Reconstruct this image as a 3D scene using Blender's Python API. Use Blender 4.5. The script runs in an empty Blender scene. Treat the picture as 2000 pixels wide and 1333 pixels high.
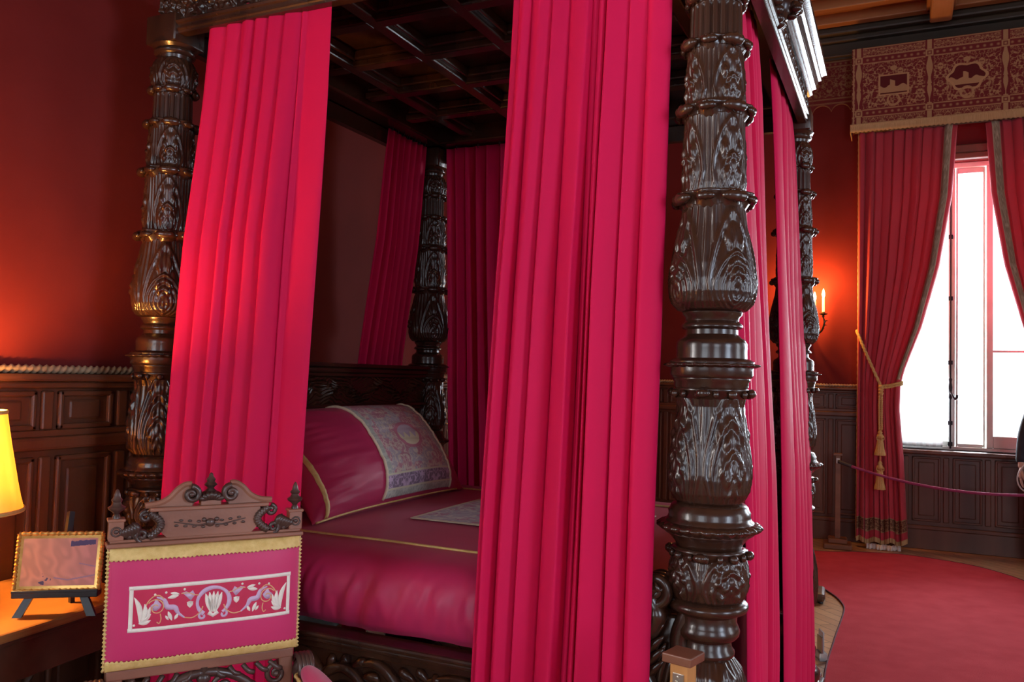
import bpy, bmesh, math, random
import numpy as np
from mathutils import Vector, Matrix

# ------------------------------------------------------------------ camera, sky, daylight, exposure
scene = bpy.context.scene
COL = scene.collection
PI = math.pi

def rad(a):
    return math.radians(a)

cam_data = bpy.data.cameras.new('camera')
cam_data.sensor_fit = 'HORIZONTAL'
cam_data.sensor_width = 36.0
cam_data.lens = 1620.0 / 2000.0 * 36.0
cam_data.clip_start = 0.05
cam = bpy.data.objects.new('camera', cam_data)
COL.objects.link(cam)
cam.matrix_world = (Matrix.Translation((0.47, -2.32, 1.55)) @ Matrix.Rotation(rad(25), 4, 'Z')
                    @ Matrix.Rotation(rad(92.4), 4, 'X') @ Matrix.Rotation(rad(1.4), 4, 'Z'))
scene.camera = cam

scene.view_settings.view_transform = 'Standard'
scene.view_settings.look = 'None'
scene.view_settings.exposure = 0.0
scene.view_settings.gamma = 1.0
scene.view_settings.use_curve_mapping = False

world = bpy.data.worlds.new('sky')
scene.world = world
world.use_nodes = True
bg = world.node_tree.nodes['Background']
bg.inputs[0].default_value = (0.82, 0.91, 1.0, 1)
bg.inputs[1].default_value = 3.0

ROOM_X0, ROOM_X1, ROOM_Y0, ROOM_Y1, ROOM_Z = -2.5, 5.6, -5.6, 6.6, 5.2

def area_light(name, loc, aim, sx, sy, power, colour):
    d = bpy.data.lights.new(name, 'AREA')
    d.shape = 'RECTANGLE'
    d.size, d.size_y = sx, sy
    d.energy = power
    d.color = colour
    o = bpy.data.objects.new(name, d)
    COL.objects.link(o)
    o.location = loc
    o.rotation_euler = (Vector(aim) - Vector(loc)).to_track_quat('-Z', 'Z').to_euler()
    return o

DAY = (0.80, 0.90, 1.0)
# daylight standing in each window opening, just outside the glass, shining into the room
area_light('daylight_north', (1.08, 6.98, 2.35), (1.08, 0, 2.2), 1.75, 2.85, 540, DAY)
area_light('daylight_north', (4.2, 6.98, 2.35), (4.2, 0, 2.2), 1.5, 2.85, 260, DAY)
area_light('daylight_east', (5.98, 1.6, 2.35), (0, 1.6, 2.2), 2.85, 1.7, 90, DAY)
area_light('daylight_east', (5.98, -2.6, 2.35), (0, -2.6, 2.2), 2.85, 1.7, 260, (.66, .80, 1.0))
area_light('daylight_south', (3.2, -5.98, 2.35), (3.2, 0, 2.2), 1.9, 2.85, 110, (.74, .86, 1.0))
area_light('daylight_south', (-1.0, -5.98, 2.35), (-1.0, 0, 2.2), 1.9, 2.85, 80, DAY)
area_light('daylight_west', (-2.88, -2.7, 2.35), (3, -1.9, 2.0), 2.85, 1.6, 420, (1.0, .95, .92))

# ------------------------------------------------------------------ materials
def nodes_of(name):
    m = bpy.data.materials.new(name)
    m.use_nodes = True
    nt = m.node_tree
    return m, nt, nt.nodes['Principled BSDF']

def sset(b, **kw):
    names = {'rough': 'Roughness', 'metal': 'Metallic', 'spec': 'Specular IOR Level', 'coat': 'Coat Weight',
             'coat_rough': 'Coat Roughness', 'sheen': 'Sheen Weight', 'sheen_rough': 'Sheen Roughness', 'ior': 'IOR'}
    for k, v in kw.items():
        b.inputs[names[k]].default_value = v

def ramp(nt, fac, c1, c2, p1=0.3, p2=0.7):
    r = nt.nodes.new('ShaderNodeValToRGB')
    r.color_ramp.elements[0].position = p1
    r.color_ramp.elements[1].position = p2
    r.color_ramp.elements[0].color = (*c1, 1)
    r.color_ramp.elements[1].color = (*c2, 1)
    nt.links.new(fac, r.inputs[0])
    return r.outputs[0]

def noise(nt, scale, stretch=(1, 1, 1), detail=4, coord='Object'):
    t = nt.nodes.new('ShaderNodeTexCoord')
    mp = nt.nodes.new('ShaderNodeMapping')
    mp.inputs['Scale'].default_value = stretch
    n = nt.nodes.new('ShaderNodeTexNoise')
    n.inputs['Scale'].default_value = scale
    n.inputs['Detail'].default_value = detail
    nt.links.new(t.outputs[coord], mp.inputs[0])
    nt.links.new(mp.outputs[0], n.inputs['Vector'])
    return n.outputs[0]

def add_bump(nt, b, height, strength, dist=0.002):
    bp = nt.nodes.new('ShaderNodeBump')
    bp.inputs['Strength'].default_value = strength
    bp.inputs['Distance'].default_value = dist
    nt.links.new(height, bp.inputs['Height'])
    nt.links.new(bp.outputs[0], b.inputs['Normal'])

def mat(name, c1, c2=None, scale=8, stretch=(1, 1, 1), bump=0.0, bscale=200, bstretch=(1, 1, 1), bdist=0.002, **kw):
    m, nt, b = nodes_of(name)
    if c2 is None:
        b.inputs['Base Color'].default_value = (*c1, 1)
    else:
        nt.links.new(ramp(nt, noise(nt, scale, stretch), c1, c2), b.inputs['Base Color'])
    if bump:
        add_bump(nt, b, noise(nt, bscale, bstretch, 2), bump, bdist)
    sset(b, **kw)
    return m

def attr_mat(name, bump=0.0, bscale=300, **kw):
    m, nt, b = nodes_of(name)
    a = nt.nodes.new('ShaderNodeAttribute')
    a.attribute_name = 'Col'
    nt.links.new(a.outputs['Color'], b.inputs['Base Color'])
    if bump:
        add_bump(nt, b, noise(nt, bscale, (1, 1, 1), 2), bump)
    sset(b, **kw)
    return m

def emit_mat(name, col, strength):
    m, nt, b = nodes_of(name)
    b.inputs['Base Color'].default_value = (*col, 1)
    b.inputs['Emission Color'].default_value = (*col, 1)
    b.inputs['Emission Strength'].default_value = strength
    return m

def cloth_mat(name, c1, c2, translucent=0.12, **kw):
    m, nt, b = nodes_of(name)
    f = noise(nt, 3, (1, 1, 0.2))
    c = ramp(nt, f, c1, c2)
    nt.links.new(c, b.inputs['Base Color'])
    add_bump(nt, b, noise(nt, 420, (1, 1, 0.35), 2), 0.12, 0.001)
    sset(b, **kw)
    tr = nt.nodes.new('ShaderNodeBsdfTranslucent')
    nt.links.new(c, tr.inputs['Color'])
    mx = nt.nodes.new('ShaderNodeMixShader')
    mx.inputs[0].default_value = translucent
    nt.links.new(b.outputs[0], mx.inputs[1])
    nt.links.new(tr.outputs[0], mx.inputs[2])
    nt.links.new(mx.outputs[0], nt.nodes['Material Output'].inputs['Surface'])
    return m

MT = {}
MT['bedwood'] = mat('dark_carved_oak', (0.018, 0.007, 0.0045), (0.058, 0.021, 0.010), 7, (1, 1, .12), bump=.25, bscale=60, bstretch=(1, 1, .1),
                    rough=0.27, spec=0.45, coat=0.15, coat_rough=0.08)
MT['chairwood'] = mat('brown_walnut', (0.17, 0.066, 0.040), (0.34, 0.15, 0.092), 9, (.25, 1, 1), bump=.2, bscale=90, rough=0.38, coat=.2)
MT['chairdark'] = mat('dark_carved_walnut', (0.035, 0.018, 0.014), (0.085, 0.045, 0.035), 14, rough=0.35, coat=.2)
MT['panelwood'] = mat('panelling_wood', (0.075, 0.025, 0.012), (0.17, 0.062, 0.031), 5, (1, 1, .1), bump=.15, bscale=50, bstretch=(1, 1, .1), rough=0.42)
MT['tablewood'] = mat('table_oak', (0.20, 0.080, 0.022), (0.34, 0.15, 0.045), 5, (1, .15, 1), bump=.1, bscale=60, rough=0.4, coat=.15)
MT['tabledark'] = mat('table_frame_wood', (0.05, 0.022, 0.012), (0.12, 0.05, 0.025), 6, rough=0.4)
MT['ceilwood'] = mat('ceiling_wood', (0.30, 0.11, 0.032), (0.50, 0.21, 0.07), 5, (.12, 1, 1), rough=0.5)
MT['beamwood'] = mat('beam_wood', (0.46, 0.21, 0.08), (0.66, 0.34, 0.15), 5, (1, .12, 1), rough=0.5)
MT['cornwood'] = mat('cornice_wood', (0.045, 0.03, 0.018), (0.09, 0.06, 0.035), 5, (.12, 1, 1), rough=0.5)
MT['pale_oak'] = mat('stanchion_oak', (0.36, 0.15, 0.04), (0.52, 0.25, 0.08), 9, (1, 1, .08), rough=0.4)
MT['red_cap'] = mat('stanchion_cap_wood', (0.12, 0.04, 0.022), (0.2, 0.075, 0.04), 9, (.2, 1, 1), rough=0.35)
MT['brown_base'] = mat('brown_base_wood', (0.17, 0.060, 0.025), (0.27, 0.105, 0.045), 9, (.2, 1, 1), rough=0.4)
MT['wall'] = mat('red_wall_cloth', (0.135, 0.012, 0.012), (0.17, 0.018, 0.017), 2, bump=.15, bscale=260, rough=0.8, spec=.2)
MT['curtain'] = cloth_mat('crimson_satin', (0.57, 0.007, 0.066), (0.63, 0.010, 0.078), .06, rough=0.6, spec=.10, sheen=0)
MT['drape'] = cloth_mat('window_drape_cloth', (0.56, 0.055, 0.085), (0.63, 0.07, 0.10), .12, rough=0.65, spec=.2, sheen=.15)
MT['spread'] = cloth_mat('bedspread_satin', (0.46, 0.020, 0.095), (0.52, 0.026, 0.11), .0, rough=0.46, spec=.35, sheen=.05)
MT['chaircloth'] = cloth_mat('chair_silk', (0.52, 0.024, 0.12), (0.58, 0.03, 0.14), .0, rough=0.5, spec=.35, sheen=.3)
MT['gold'] = mat('gold_braid', (0.62, 0.43, 0.13), (0.76, 0.57, 0.22), 60, bump=.5, bscale=500, rough=0.6)
MT['cream'] = mat('cream_braid', (0.70, 0.62, 0.42), (0.80, 0.72, 0.52), 60, bump=.4, bscale=500, rough=0.7)
MT['white_thread'] = mat('white_embroidery', (0.80, 0.77, 0.66), (0.88, 0.85, 0.75), 80, bump=.4, bscale=600, rough=0.7)
MT['lav_thread'] = mat('lavender_embroidery', (0.56, 0.40, 0.58), (0.64, 0.48, 0.66), 80, bump=.4, bscale=600, rough=0.7)
MT['tan_thread'] = mat('tan_embroidery', (0.66, 0.36, 0.16), (0.76, 0.48, 0.25), 80, bump=.4, bscale=600, rough=0.7)
MT['red_patch'] = mat('embroidery_ground', (0.50, 0.014, 0.065), (0.56, 0.02, 0.08), 30, rough=0.6)
MT['damask'] = attr_mat('damask_weave', bump=.3, bscale=350, rough=0.75, spec=.2)
MT['fringe'] = mat('gold_fringe', (0.50, 0.31, 0.13), (0.68, 0.47, 0.24), 40, (8, 8, .3), bump=.6, bscale=150, bstretch=(4, 4, .1), rough=0.8)
MT['tassel'] = mat('tassel_silk', (0.60, 0.36, 0.10), (0.78, 0.52, 0.2), 60, (6, 6, .4), rough=0.6)
MT['carpet'] = mat('red_carpet_pile', (0.47, 0.038, 0.055), (0.54, 0.052, 0.072), 6, bump=.6, bscale=500, bdist=.004, rough=0.95, spec=.1)
MT['carpet_edge'] = mat('carpet_binding', (0.10, 0.015, 0.03), rough=0.9)
MT['metal'] = mat('steel', (0.55, 0.52, 0.46), rough=0.3, metal=1.0)
MT['iron'] = mat('dark_iron', (0.03, 0.026, 0.03), rough=0.45, metal=.7)
MT['bronze'] = mat('bronze', (0.10, 0.07, 0.04), rough=0.4, metal=.8)
MT['black'] = mat('black_easel_paint', (0.012, 0.012, 0.016), rough=0.4)
MT['giltframe'] = mat('gilt_frame', (0.50, 0.27, 0.06), (0.70, 0.42, 0.12), 50, rough=0.35, metal=.6)
MT['whiteframe'] = mat('pale_window_paint', (0.55, 0.53, 0.48), (0.62, 0.6, 0.55), 5, rough=0.5)
MT['sheer'] = cloth_mat('sheer_net', (0.8, 0.8, 0.8), (0.85, 0.85, 0.85), .5, rough=0.8)
MT['white_cloth'] = mat('white_lining', (0.78, 0.76, 0.74), rough=0.8)
MT['rope_dark'] = mat('rope_sleeve_grey', (0.05, 0.045, 0.045), rough=0.5)
MT['rope'] = mat('purple_rope', (0.30, 0.035, 0.13), (0.36, 0.05, 0.17), 80, bump=.4, bscale=300, rough=0.7)
MT['flame'] = emit_mat('bulb_glow', (1.0, 0.62, 0.22), 30)
MT['candle'] = emit_mat('lit_candle_tube', (1.0, 0.66, 0.28), 1.6)
MT['bulb'] = emit_mat('lamp_bulb', (1.0, 0.7, 0.35), 10)
MT['brass'] = mat('brass', (0.65, 0.42, 0.15), rough=0.3, metal=1)
MT['jacket'] = mat('dark_jacket', (0.018, 0.02, 0.035), (0.03, 0.032, 0.05), 20, rough=0.8)
MT['jeans'] = mat('dark_blue_trousers', (0.015, 0.022, 0.05), (0.025, 0.035, 0.07), 30, rough=0.85)
MT['skin'] = mat('skin', (0.55, 0.34, 0.26), rough=0.55)
MT['hair'] = mat('brown_hair', (0.05, 0.03, 0.02), rough=0.6)
MT['shoe'] = mat('shoe_leather', (0.02, 0.018, 0.016), rough=0.4)
MT['strap'] = mat('pale_strap', (0.6, 0.58, 0.55), rough=0.6)
MT['eye'] = mat('eye', (0.05, 0.04, 0.035), rough=0.2)
MT['plaster'] = mat('outside_reveal', (0.6, 0.58, 0.55), rough=0.9)
MT['sconce_bronze'] = MT['bronze']  # plain alias of the bronze, same even colour

def glass_mat(name, tint=(1, 1, 1), reflect=.08):
    m = bpy.data.materials.new(name)
    m.use_nodes = True
    nt = m.node_tree
    nt.nodes.remove(nt.nodes['Principled BSDF'])
    t = nt.nodes.new('ShaderNodeBsdfTransparent')
    t.inputs[0].default_value = (*tint, 1)
    g = nt.nodes.new('ShaderNodeBsdfGlossy')
    g.inputs['Roughness'].default_value = .03
    fr = nt.nodes.new('ShaderNodeFresnel')
    fr.inputs[0].default_value = 1.45
    mx = nt.nodes.new('ShaderNodeMixShader')
    nt.links.new(fr.outputs[0], mx.inputs[0])
    nt.links.new(t.outputs[0], mx.inputs[1])
    nt.links.new(g.outputs[0], mx.inputs[2])
    nt.links.new(mx.outputs[0], nt.nodes['Material Output'].inputs['Surface'])
    return m
MT['glass'] = glass_mat('window_glass')
MT['acrylic'] = mat('clear_acrylic', (.75, .78, .8), rough=.12)
MT['acrylic'].node_tree.nodes['Principled BSDF'].inputs['Transmission Weight'].default_value = .55

def shade_mat():
    m = bpy.data.materials.new('lampshade_silk')
    m.use_nodes = True
    nt = m.node_tree
    b = nt.nodes['Principled BSDF']
    c = ramp(nt, noise(nt, 30, (1, 1, .05)), (0.82, 0.60, 0.22), (0.9, 0.70, 0.30))
    nt.links.new(c, b.inputs['Base Color'])
    sset(b, rough=.8)
    t = nt.nodes.new('ShaderNodeBsdfTranslucent')
    nt.links.new(c, t.inputs[0])
    mx = nt.nodes.new('ShaderNodeMixShader')
    mx.inputs[0].default_value = .42
    nt.links.new(b.outputs[0], mx.inputs[1])
    nt.links.new(t.outputs[0], mx.inputs[2])
    nt.links.new(mx.outputs[0], nt.nodes['Material Output'].inputs['Surface'])
    return m
MT['shade'] = shade_mat()

def parquet_mat():
    m, nt, b = nodes_of('parquet_floor')
    tc = nt.nodes.new('ShaderNodeTexCoord')
    mp = nt.nodes.new('ShaderNodeMapping')
    mp.inputs['Rotation'].default_value = (0, 0, rad(45))
    br = nt.nodes.new('ShaderNodeTexBrick')
    br.inputs['Scale'].default_value = 1.0
    br.inputs['Brick Width'].default_value = .6
    br.inputs['Row Height'].default_value = .09
    br.inputs['Mortar Size'].default_value = .003
    br.inputs['Color1'].default_value = (.42, .22, .10, 1)
    br.inputs['Color2'].default_value = (.54, .31, .15, 1)
    br.inputs['Mortar'].default_value = (.08, .035, .015, 1)
    nt.links.new(tc.outputs['Object'], mp.inputs[0])
    nt.links.new(mp.outputs[0], br.inputs['Vector'])
    mxn = nt.nodes.new('ShaderNodeMixRGB')
    mxn.blend_type = 'MULTIPLY'
    mxn.inputs[0].default_value = .5
    g = ramp(nt, noise(nt, 6, (1, 8, 1)), (.6, .6, .6), (1.1, 1.1, 1.1))
    nt.links.new(br.outputs['Color'], mxn.inputs[1])
    nt.links.new(g, mxn.inputs[2])
    nt.links.new(mxn.outputs[0], b.inputs['Base Color'])
    sset(b, rough=.38, coat=.1)
    return m
MT['parquet'] = parquet_mat()

# ------------------------------------------------------------------ mesh helpers
class MB:
    """collects vertices and faces, builds one mesh object"""
    def __init__(self):
        self.v, self.f, self.n = [], [], 0

    def add(self, verts, faces):
        verts = np.asarray(verts, float).reshape(-1, 3)
        o = self.n
        self.v.append(verts)
        self.f.extend([tuple(i + o for i in q) for q in faces])
        self.n += len(verts)
        return self

    def box(self, lo, hi, ch=0.0):
        lo, hi = np.minimum(lo, hi).astype(float), np.maximum(lo, hi).astype(float)
        ch = min(ch, .45 * float((hi - lo).min()))
        bm = bmesh.new()
        bmesh.ops.create_cube(bm, size=1.0)
        for v in bm.verts:
            v.co = Vector(((lo[i] + hi[i]) / 2 + v.co[i] * (hi[i] - lo[i]) for i in range(3)))
        if ch > 0:
            bmesh.ops.bevel(bm, geom=bm.edges[:], offset=ch, segments=2, affect='EDGES', profile=.5)
        bm.verts.index_update()
        self.add([v.co[:] for v in bm.verts], [[v.index for v in f.verts] for f in bm.faces])
        bm.free()
        return self

    def grid(self, P, cu=False, cv=False):
        """P: (nv, nu, 3)"""
        nv, nu = P.shape[:2]
        idx = np.arange(nv * nu).reshape(nv, nu)
        a = idx if not cu else np.concatenate([idx, idx[:, :1]], 1)
        if cv:
            a = np.concatenate([a, a[:1]], 0)
        q = np.stack([a[:-1, :-1], a[:-1, 1:], a[1:, 1:], a[1:, :-1]], -1).reshape(-1, 4)
        self.add(P.reshape(-1, 3), [tuple(r) for r in q.tolist()])
        return self

    def lathe(self, prof, n=48, relief=None, at=(0, 0, 0), caps=True, sub=0):
        """prof: list of (r, z) bottom to top"""
        prof = np.array(prof, float)
        if sub:
            d = np.concatenate([[0], np.cumsum(np.hypot(*np.diff(prof, axis=0).T))])
            t = np.linspace(0, d[-1], sub)
            prof = np.stack([np.interp(t, d, prof[:, 0]), np.interp(t, d, prof[:, 1])], 1)
        th = np.linspace(0, 2 * PI, n, endpoint=False)
        r = prof[:, :1] + np.zeros((1, n))
        if relief is not None:
            vv = np.linspace(0, 1, len(prof))[:, None]
            r = r + relief(th[None, :] + 0 * vv, vv + 0 * th[None, :])
        P = np.stack([r * np.cos(th), r * np.sin(th), prof[:, 1:] + 0 * r], -1) + np.array(at)
        o = self.n
        self.grid(P, cu=True)
        if caps:
            self.f.append(tuple(o + i for i in range(n))[::-1])
            k = (len(prof) - 1) * n
            self.f.append(tuple(o + k + i for i in range(n)))
        return self

    def tube(self, pts, rad_, n=10, caps=True, flat=None):
        pts = np.asarray(pts, float)
        m = len(pts)
        rr = np.full(m, rad_) if np.isscalar(rad_) else np.asarray(rad_, float)
        T = np.gradient(pts, axis=0)
        T /= np.linalg.norm(T, axis=1)[:, None] + 1e-12
        up = np.array([0, 0, 1.0]) if abs(T[0][2]) < .9 else np.array([1.0, 0, 0])
        N = np.cross(T[0], up); N /= np.linalg.norm(N)
        th = np.linspace(0, 2 * PI, n, endpoint=False)
        P = np.zeros((m, n, 3))
        for i in range(m):
            N = N - T[i] * np.dot(N, T[i]); N /= np.linalg.norm(N) + 1e-12
            B = np.cross(T[i], N)
            P[i] = pts[i] + rr[i] * (np.cos(th)[:, None] * N + np.sin(th)[:, None] * B)
        if flat is not None:      # squash about the path along an axis
            ax, k = flat
            P[..., ax] = pts[:, None, ax] + (P[..., ax] - pts[:, None, ax]) * k
        o = self.n
        self.grid(P, cu=True)
        if caps:
            self.f.append(tuple(o + i for i in range(n))[::-1])
            self.f.append(tuple(o + (m - 1) * n + i for i in range(n)))
        return self

    def ball(self, c, r, nu=16, nv=10):
        r = np.array([r, r, r] if np.isscalar(r) else r, float)
        ph = np.linspace(-PI / 2, PI / 2, nv)[:, None]
        th = np.linspace(0, 2 * PI, nu, endpoint=False)[None, :]
        P = np.stack([np.cos(ph) * np.cos(th), np.cos(ph) * np.sin(th), np.sin(ph) + 0 * th], -1) * r + np.array(c)
        return self.grid(P, cu=True)

    def prism(self, poly, fn0, fn1):
        """poly: list of (a, b); fn0/fn1 map (a, b) to a 3D point on either face"""
        n = len(poly)
        o = self.n
        self.add([fn0(*p) for p in poly] + [fn1(*p) for p in poly], [])
        bm = bmesh.new()
        vs = [bm.verts.new((p[0], p[1], 0)) for p in poly]
        bm.verts.index_update()
        f = bm.faces.new(vs)
        r = bmesh.ops.triangulate(bm, faces=[f])
        tris = [[v.index for v in t.verts] for t in bm.faces]
        bm.free()
        for t in tris:
            self.f.append(tuple(o + i for i in t))
            self.f.append(tuple(o + n + i for i in t[::-1]))
        for i in range(n):
            j = (i + 1) % n
            self.f.append((o + i, o + n + i, o + n + j, o + j))
        return self

    def build(self, name, m, parent=None, smooth=True, angle=40, label=None, col=None, solid=0.0):
        me = bpy.data.meshes.new(name)
        V = np.concatenate(self.v) if self.v else np.zeros((0, 3))
        me.from_pydata(V.tolist(), [], self.f)
        me.update()
        if smooth:
            me.polygons.foreach_set('use_smooth', np.ones(len(me.polygons), bool))
            if angle and angle < 180:
                me.set_sharp_from_angle(angle=rad(angle))
        if m is not None:
            me.materials.append(m)
        if col is not None:
            a = me.color_attributes.new('Col', 'FLOAT_COLOR', 'POINT')
            c = np.ones((len(V), 4)); c[:, :3] = col
            a.data.foreach_set('color', c.ravel())
        o = bpy.data.objects.new(name, me)
        COL.objects.link(o)
        if parent is not None:
            o.parent = parent
        if label:
            o['label'] = label
        if solid:
            s = o.modifiers.new('thickness', 'SOLIDIFY')
            s.thickness = solid
            s.offset = 0
        return o

def tag(o, label, cat, group=None, kind=None):
    if label: o['label'] = label
    if cat: o['category'] = cat
    if group: o['group'] = group
    if kind: o['kind'] = kind
    return o

def thing(name, label, cat, loc=(0, 0, 0), rz=0.0, group=None):
    o = bpy.data.objects.new(name, None)
    o.empty_display_size = .1
    COL.objects.link(o)
    o.location = loc
    o.rotation_euler = (0, 0, rz)
    return tag(o, label, cat, group)

def struct(o):
    o['kind'] = 'structure'
    return o

def copy_child(o, parent):
    c = o.copy()
    COL.objects.link(c)
    c.parent = parent
    for ch in list(o.children):
        copy_child(ch, c)
    return c

def orient(o):
    """make face normals point outwards"""
    bm = bmesh.new()
    bm.from_mesh(o.data)
    bmesh.ops.recalc_face_normals(bm, faces=bm.faces[:])
    bm.to_mesh(o.data)
    bm.free()
    return o

# value noise for carved and woven patterns
_rng = np.random.RandomState(7)
_T = _rng.rand(64, 64)

def vnoise(x, y):
    xi, yi = np.floor(x).astype(int), np.floor(y).astype(int)
    fx, fy = x - xi, y - yi
    fx = fx * fx * (3 - 2 * fx); fy = fy * fy * (3 - 2 * fy)
    g = lambda a, b: _T[a % 64, b % 64]
    return (g(xi, yi) * (1 - fx) + g(xi + 1, yi) * fx) * (1 - fy) + (g(xi, yi + 1) * (1 - fx) + g(xi + 1, yi + 1) * fx) * fy

def fbm(x, y, o=3):
    s, a, t = 0, .5, 0
    for i in range(o):
        s = s + a * vnoise(x * 2 ** i + 13.7 * i, y * 2 ** i + 7.1 * i)
        t += a
        a *= .5
    return s / t

def interp_pts(pts, n):
    """smooth Catmull-Rom through pts"""
    p = np.asarray(pts, float)
    p = np.vstack([2 * p[0] - p[1], p, 2 * p[-1] - p[-2]])
    out = []
    segs = len(p) - 3
    for k in np.linspace(0, segs, n):
        i = min(int(k), segs - 1); t = k - i
        a, b, c, d = p[i], p[i + 1], p[i + 2], p[i + 3]
        out.append(.5 * (2 * b + (c - a) * t + (2 * a - 5 * b + 4 * c - d) * t * t + (3 * b - a - 3 * c + d) * t ** 3))
    return np.array(out)

def spiral(c, r0, r1, a0, turns, n=40):
    t = np.linspace(0, 1, n)
    a = a0 + turns * 2 * PI * t
    r = r0 + (r1 - r0) * t
    return np.stack([c[0] + r * np.cos(a), c[1] + r * np.sin(a)], 1)

# ------------------------------------------------------------------ room shell
def pierced_wall(name, axis, p0, p1, a0, a1, openings, m):
    """wall between p0 and p1 along axis, spanning a0..a1 along the other axis, with openings (a, b, z0, z1)"""
    mb = MB()
    def bx(u0, u1, z0, z1):
        if u1 - u0 < 1e-4 or z1 - z0 < 1e-4: return
        if axis == 0: mb.box((p0, u0, z0), (p1, u1, z1))
        else: mb.box((u0, p0, z0), (u1, p1, z1))
    u = a0
    for (a, b, z0, z1) in sorted(openings):
        bx(u, a, 0, ROOM_Z)
        bx(a, b, 0, z0)
        bx(a, b, z1, ROOM_Z)
        u = b
    bx(u, a1, 0, ROOM_Z)
    return struct(mb.build(name, m, smooth=False))

W1 = (0.30, 1.86, 0.94, 3.72)
pierced_wall('wall_back', 1, 6.6, 6.9, ROOM_X0 - .3, ROOM_X1 + .3, [W1, (3.45, 4.95, .94, 3.72)], MT['wall'])
pierced_wall('wall_left', 0, -2.8, -2.5, ROOM_Y0, ROOM_Y1, [(-3.5, -1.9, .94, 3.72)], MT['wall'])
pierced_wall('wall_right', 0, 5.6, 5.9, ROOM_Y0, ROOM_Y1, [(.85, 2.35, .94, 3.72), (-3.35, -1.85, .94, 3.72)], MT['wall'])
pierced_wall('wall_front', 1, -5.9, -5.6, ROOM_X0 - .3, ROOM_X1 + .3, [(2.25, 4.15, .94, 3.72), (-1.95, -.05, .94, 3.72)], MT['wall'])
struct(MB().box((-2.8, -5.9, -.12), (5.9, 6.9, 0)).build('floor', MT['parquet'], smooth=False))
mb = MB().box((-2.8, -5.9, ROOM_Z), (5.9, 6.9, ROOM_Z + .12))
for k in range(34):
    y = 6.28 - .36 * k
    mb.box((-2.5, y, 5.10), (5.6, y + .10, ROOM_Z + .01), .012)
struct(mb.build('ceiling', MT['ceilwood'], smooth=False))
for k, x in enumerate((.82, -.85, 2.49, 4.16, -2.35)):
    b = MB().box((x - .095, -5.6, 4.99), (x + .095, 6.35, 5.15), .02)
    b.box((x - .125, -5.6, 5.10), (x + .125, 6.35, 5.2), .012)
    struct(b.build('trim_%d' % (k + 10), MT['beamwood'], smooth=False))

def along_left(s, d, z): return (-2.5 + d, s, z)
def along_back(s, d, z): return (s, 6.6 - d, z)

def wbox(mb, fn, s0, s1, d0, d1, z0, z1, ch=0.0):
    mb.box(np.array(fn(s0, d0, z0)), np.array(fn(s1, d1, z1)), ch)

def raised(mb, fn, s0, s1, z0, z1, d):
    """a moulded panel: bolection frame, sunk bed and raised field"""
    if s1 - s0 > .10:
        m = .022
        for (a, b, c, e) in ((s0, s1, z0, z0 + m), (s0, s1, z1 - m, z1), (s0, s0 + m, z0, z1), (s1 - m, s1, z0, z1)):
            wbox(mb, fn, a, b, d - .02, d + .016, c, e, .007)
        if z1 - z0 > .09:
            wbox(mb, fn, s0 + .05, s1 - .05, d - .02, d + .004, z0 + .05 if z1 - z0 > .2 else z0 + .035, z1 - (.05 if z1 - z0 > .2 else .035), .012)
    else:
        wbox(mb, fn, s0 + .006, s1 - .006, d - .02, d + .014, z0, z1, .008)

def wainscot(name, fn, s_lo, s_hi, start, top=1.5, low=False):
    mb = MB()
    wbox(mb, fn, s_lo, s_hi, 0, .02, 0, top)
    wbox(mb, fn, s_lo, s_hi, 0, .055, 0, .19, .006)
    wbox(mb, fn, s_lo, s_hi, 0, .065, .185, .225, .01)
    zs = [(.25, 1.20), (1.30, 1.45)] if not low else [(.26, .875)]
    if not low:
        wbox(mb, fn, s_lo, s_hi, 0, .055, 1.225, 1.275, .012)
        wbox(mb, fn, s_lo, s_hi, 0, .042, 1.275, 1.30, .004)
        wbox(mb, fn, s_lo, s_hi, 0, .05, 1.46, 1.485, .008)
        wbox(mb, fn, s_lo, s_hi, 0, .075, 1.485, 1.515, .01)
    wide, gap, nar = .245, .014, .062
    s = start
    mod = wide + 2 * gap + nar if not low else .345
    while s > s_lo: s -= mod
    while s < s_hi:
        for (z0, z1) in zs:
            a, b = max(s, s_lo), min(s + wide, s_hi)
            if b - a > .11: raised(mb, fn, a, b, z0, z1, .022)
            a, b = s + wide + gap, s + wide + gap + nar
            if a > s_lo and b < s_hi: raised(mb, fn, a, b, z0, z1, .022)
        s += mod
    return struct(mb.build(name, MT['panelwood'], smooth=False))

wainscot('trim_1', along_left, -1.88, 6.55, -.145)
wainscot('trim_2', along_back, -2.44, .30, -.095)
wainscot('trim_3', along_back, .30, 1.86, .595, .90, True)
wainscot('trim_4', along_back, 1.86, 5.6, 2.0)

def rope_moulding(name, fn, s0, s1, z, d, r):
    n = int((s1 - s0) / .0075)
    s = np.linspace(s0, s1, n)[:, None]
    th = np.linspace(0, 2 * PI, 12, endpoint=False)[None, :]
    rr = r * (1 + .28 * np.cos(2 * (th - s * 2 * PI / .055)))
    a, b, c = s + 0 * th, d + rr * np.cos(th), z + rr * np.sin(th)
    P = np.stack(fn(a, b, c), -1) if fn is along_left else np.stack([a, 6.6 - b, c], -1)
    return struct(MB().grid(P, cu=True).build(name, MT['ropemould'], angle=180))
MT['ropemould'] = mat('pale_rope_moulding', (0.30, 0.20, 0.12), (0.42, 0.30, 0.19), 30, rough=.4)
rope_moulding('trim_5', along_left, -2.6, 6.5, 1.532, .035, .0145)
rope_moulding('trim_6', along_back, -2.4, .3, 1.532, .035, .0145)

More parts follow.
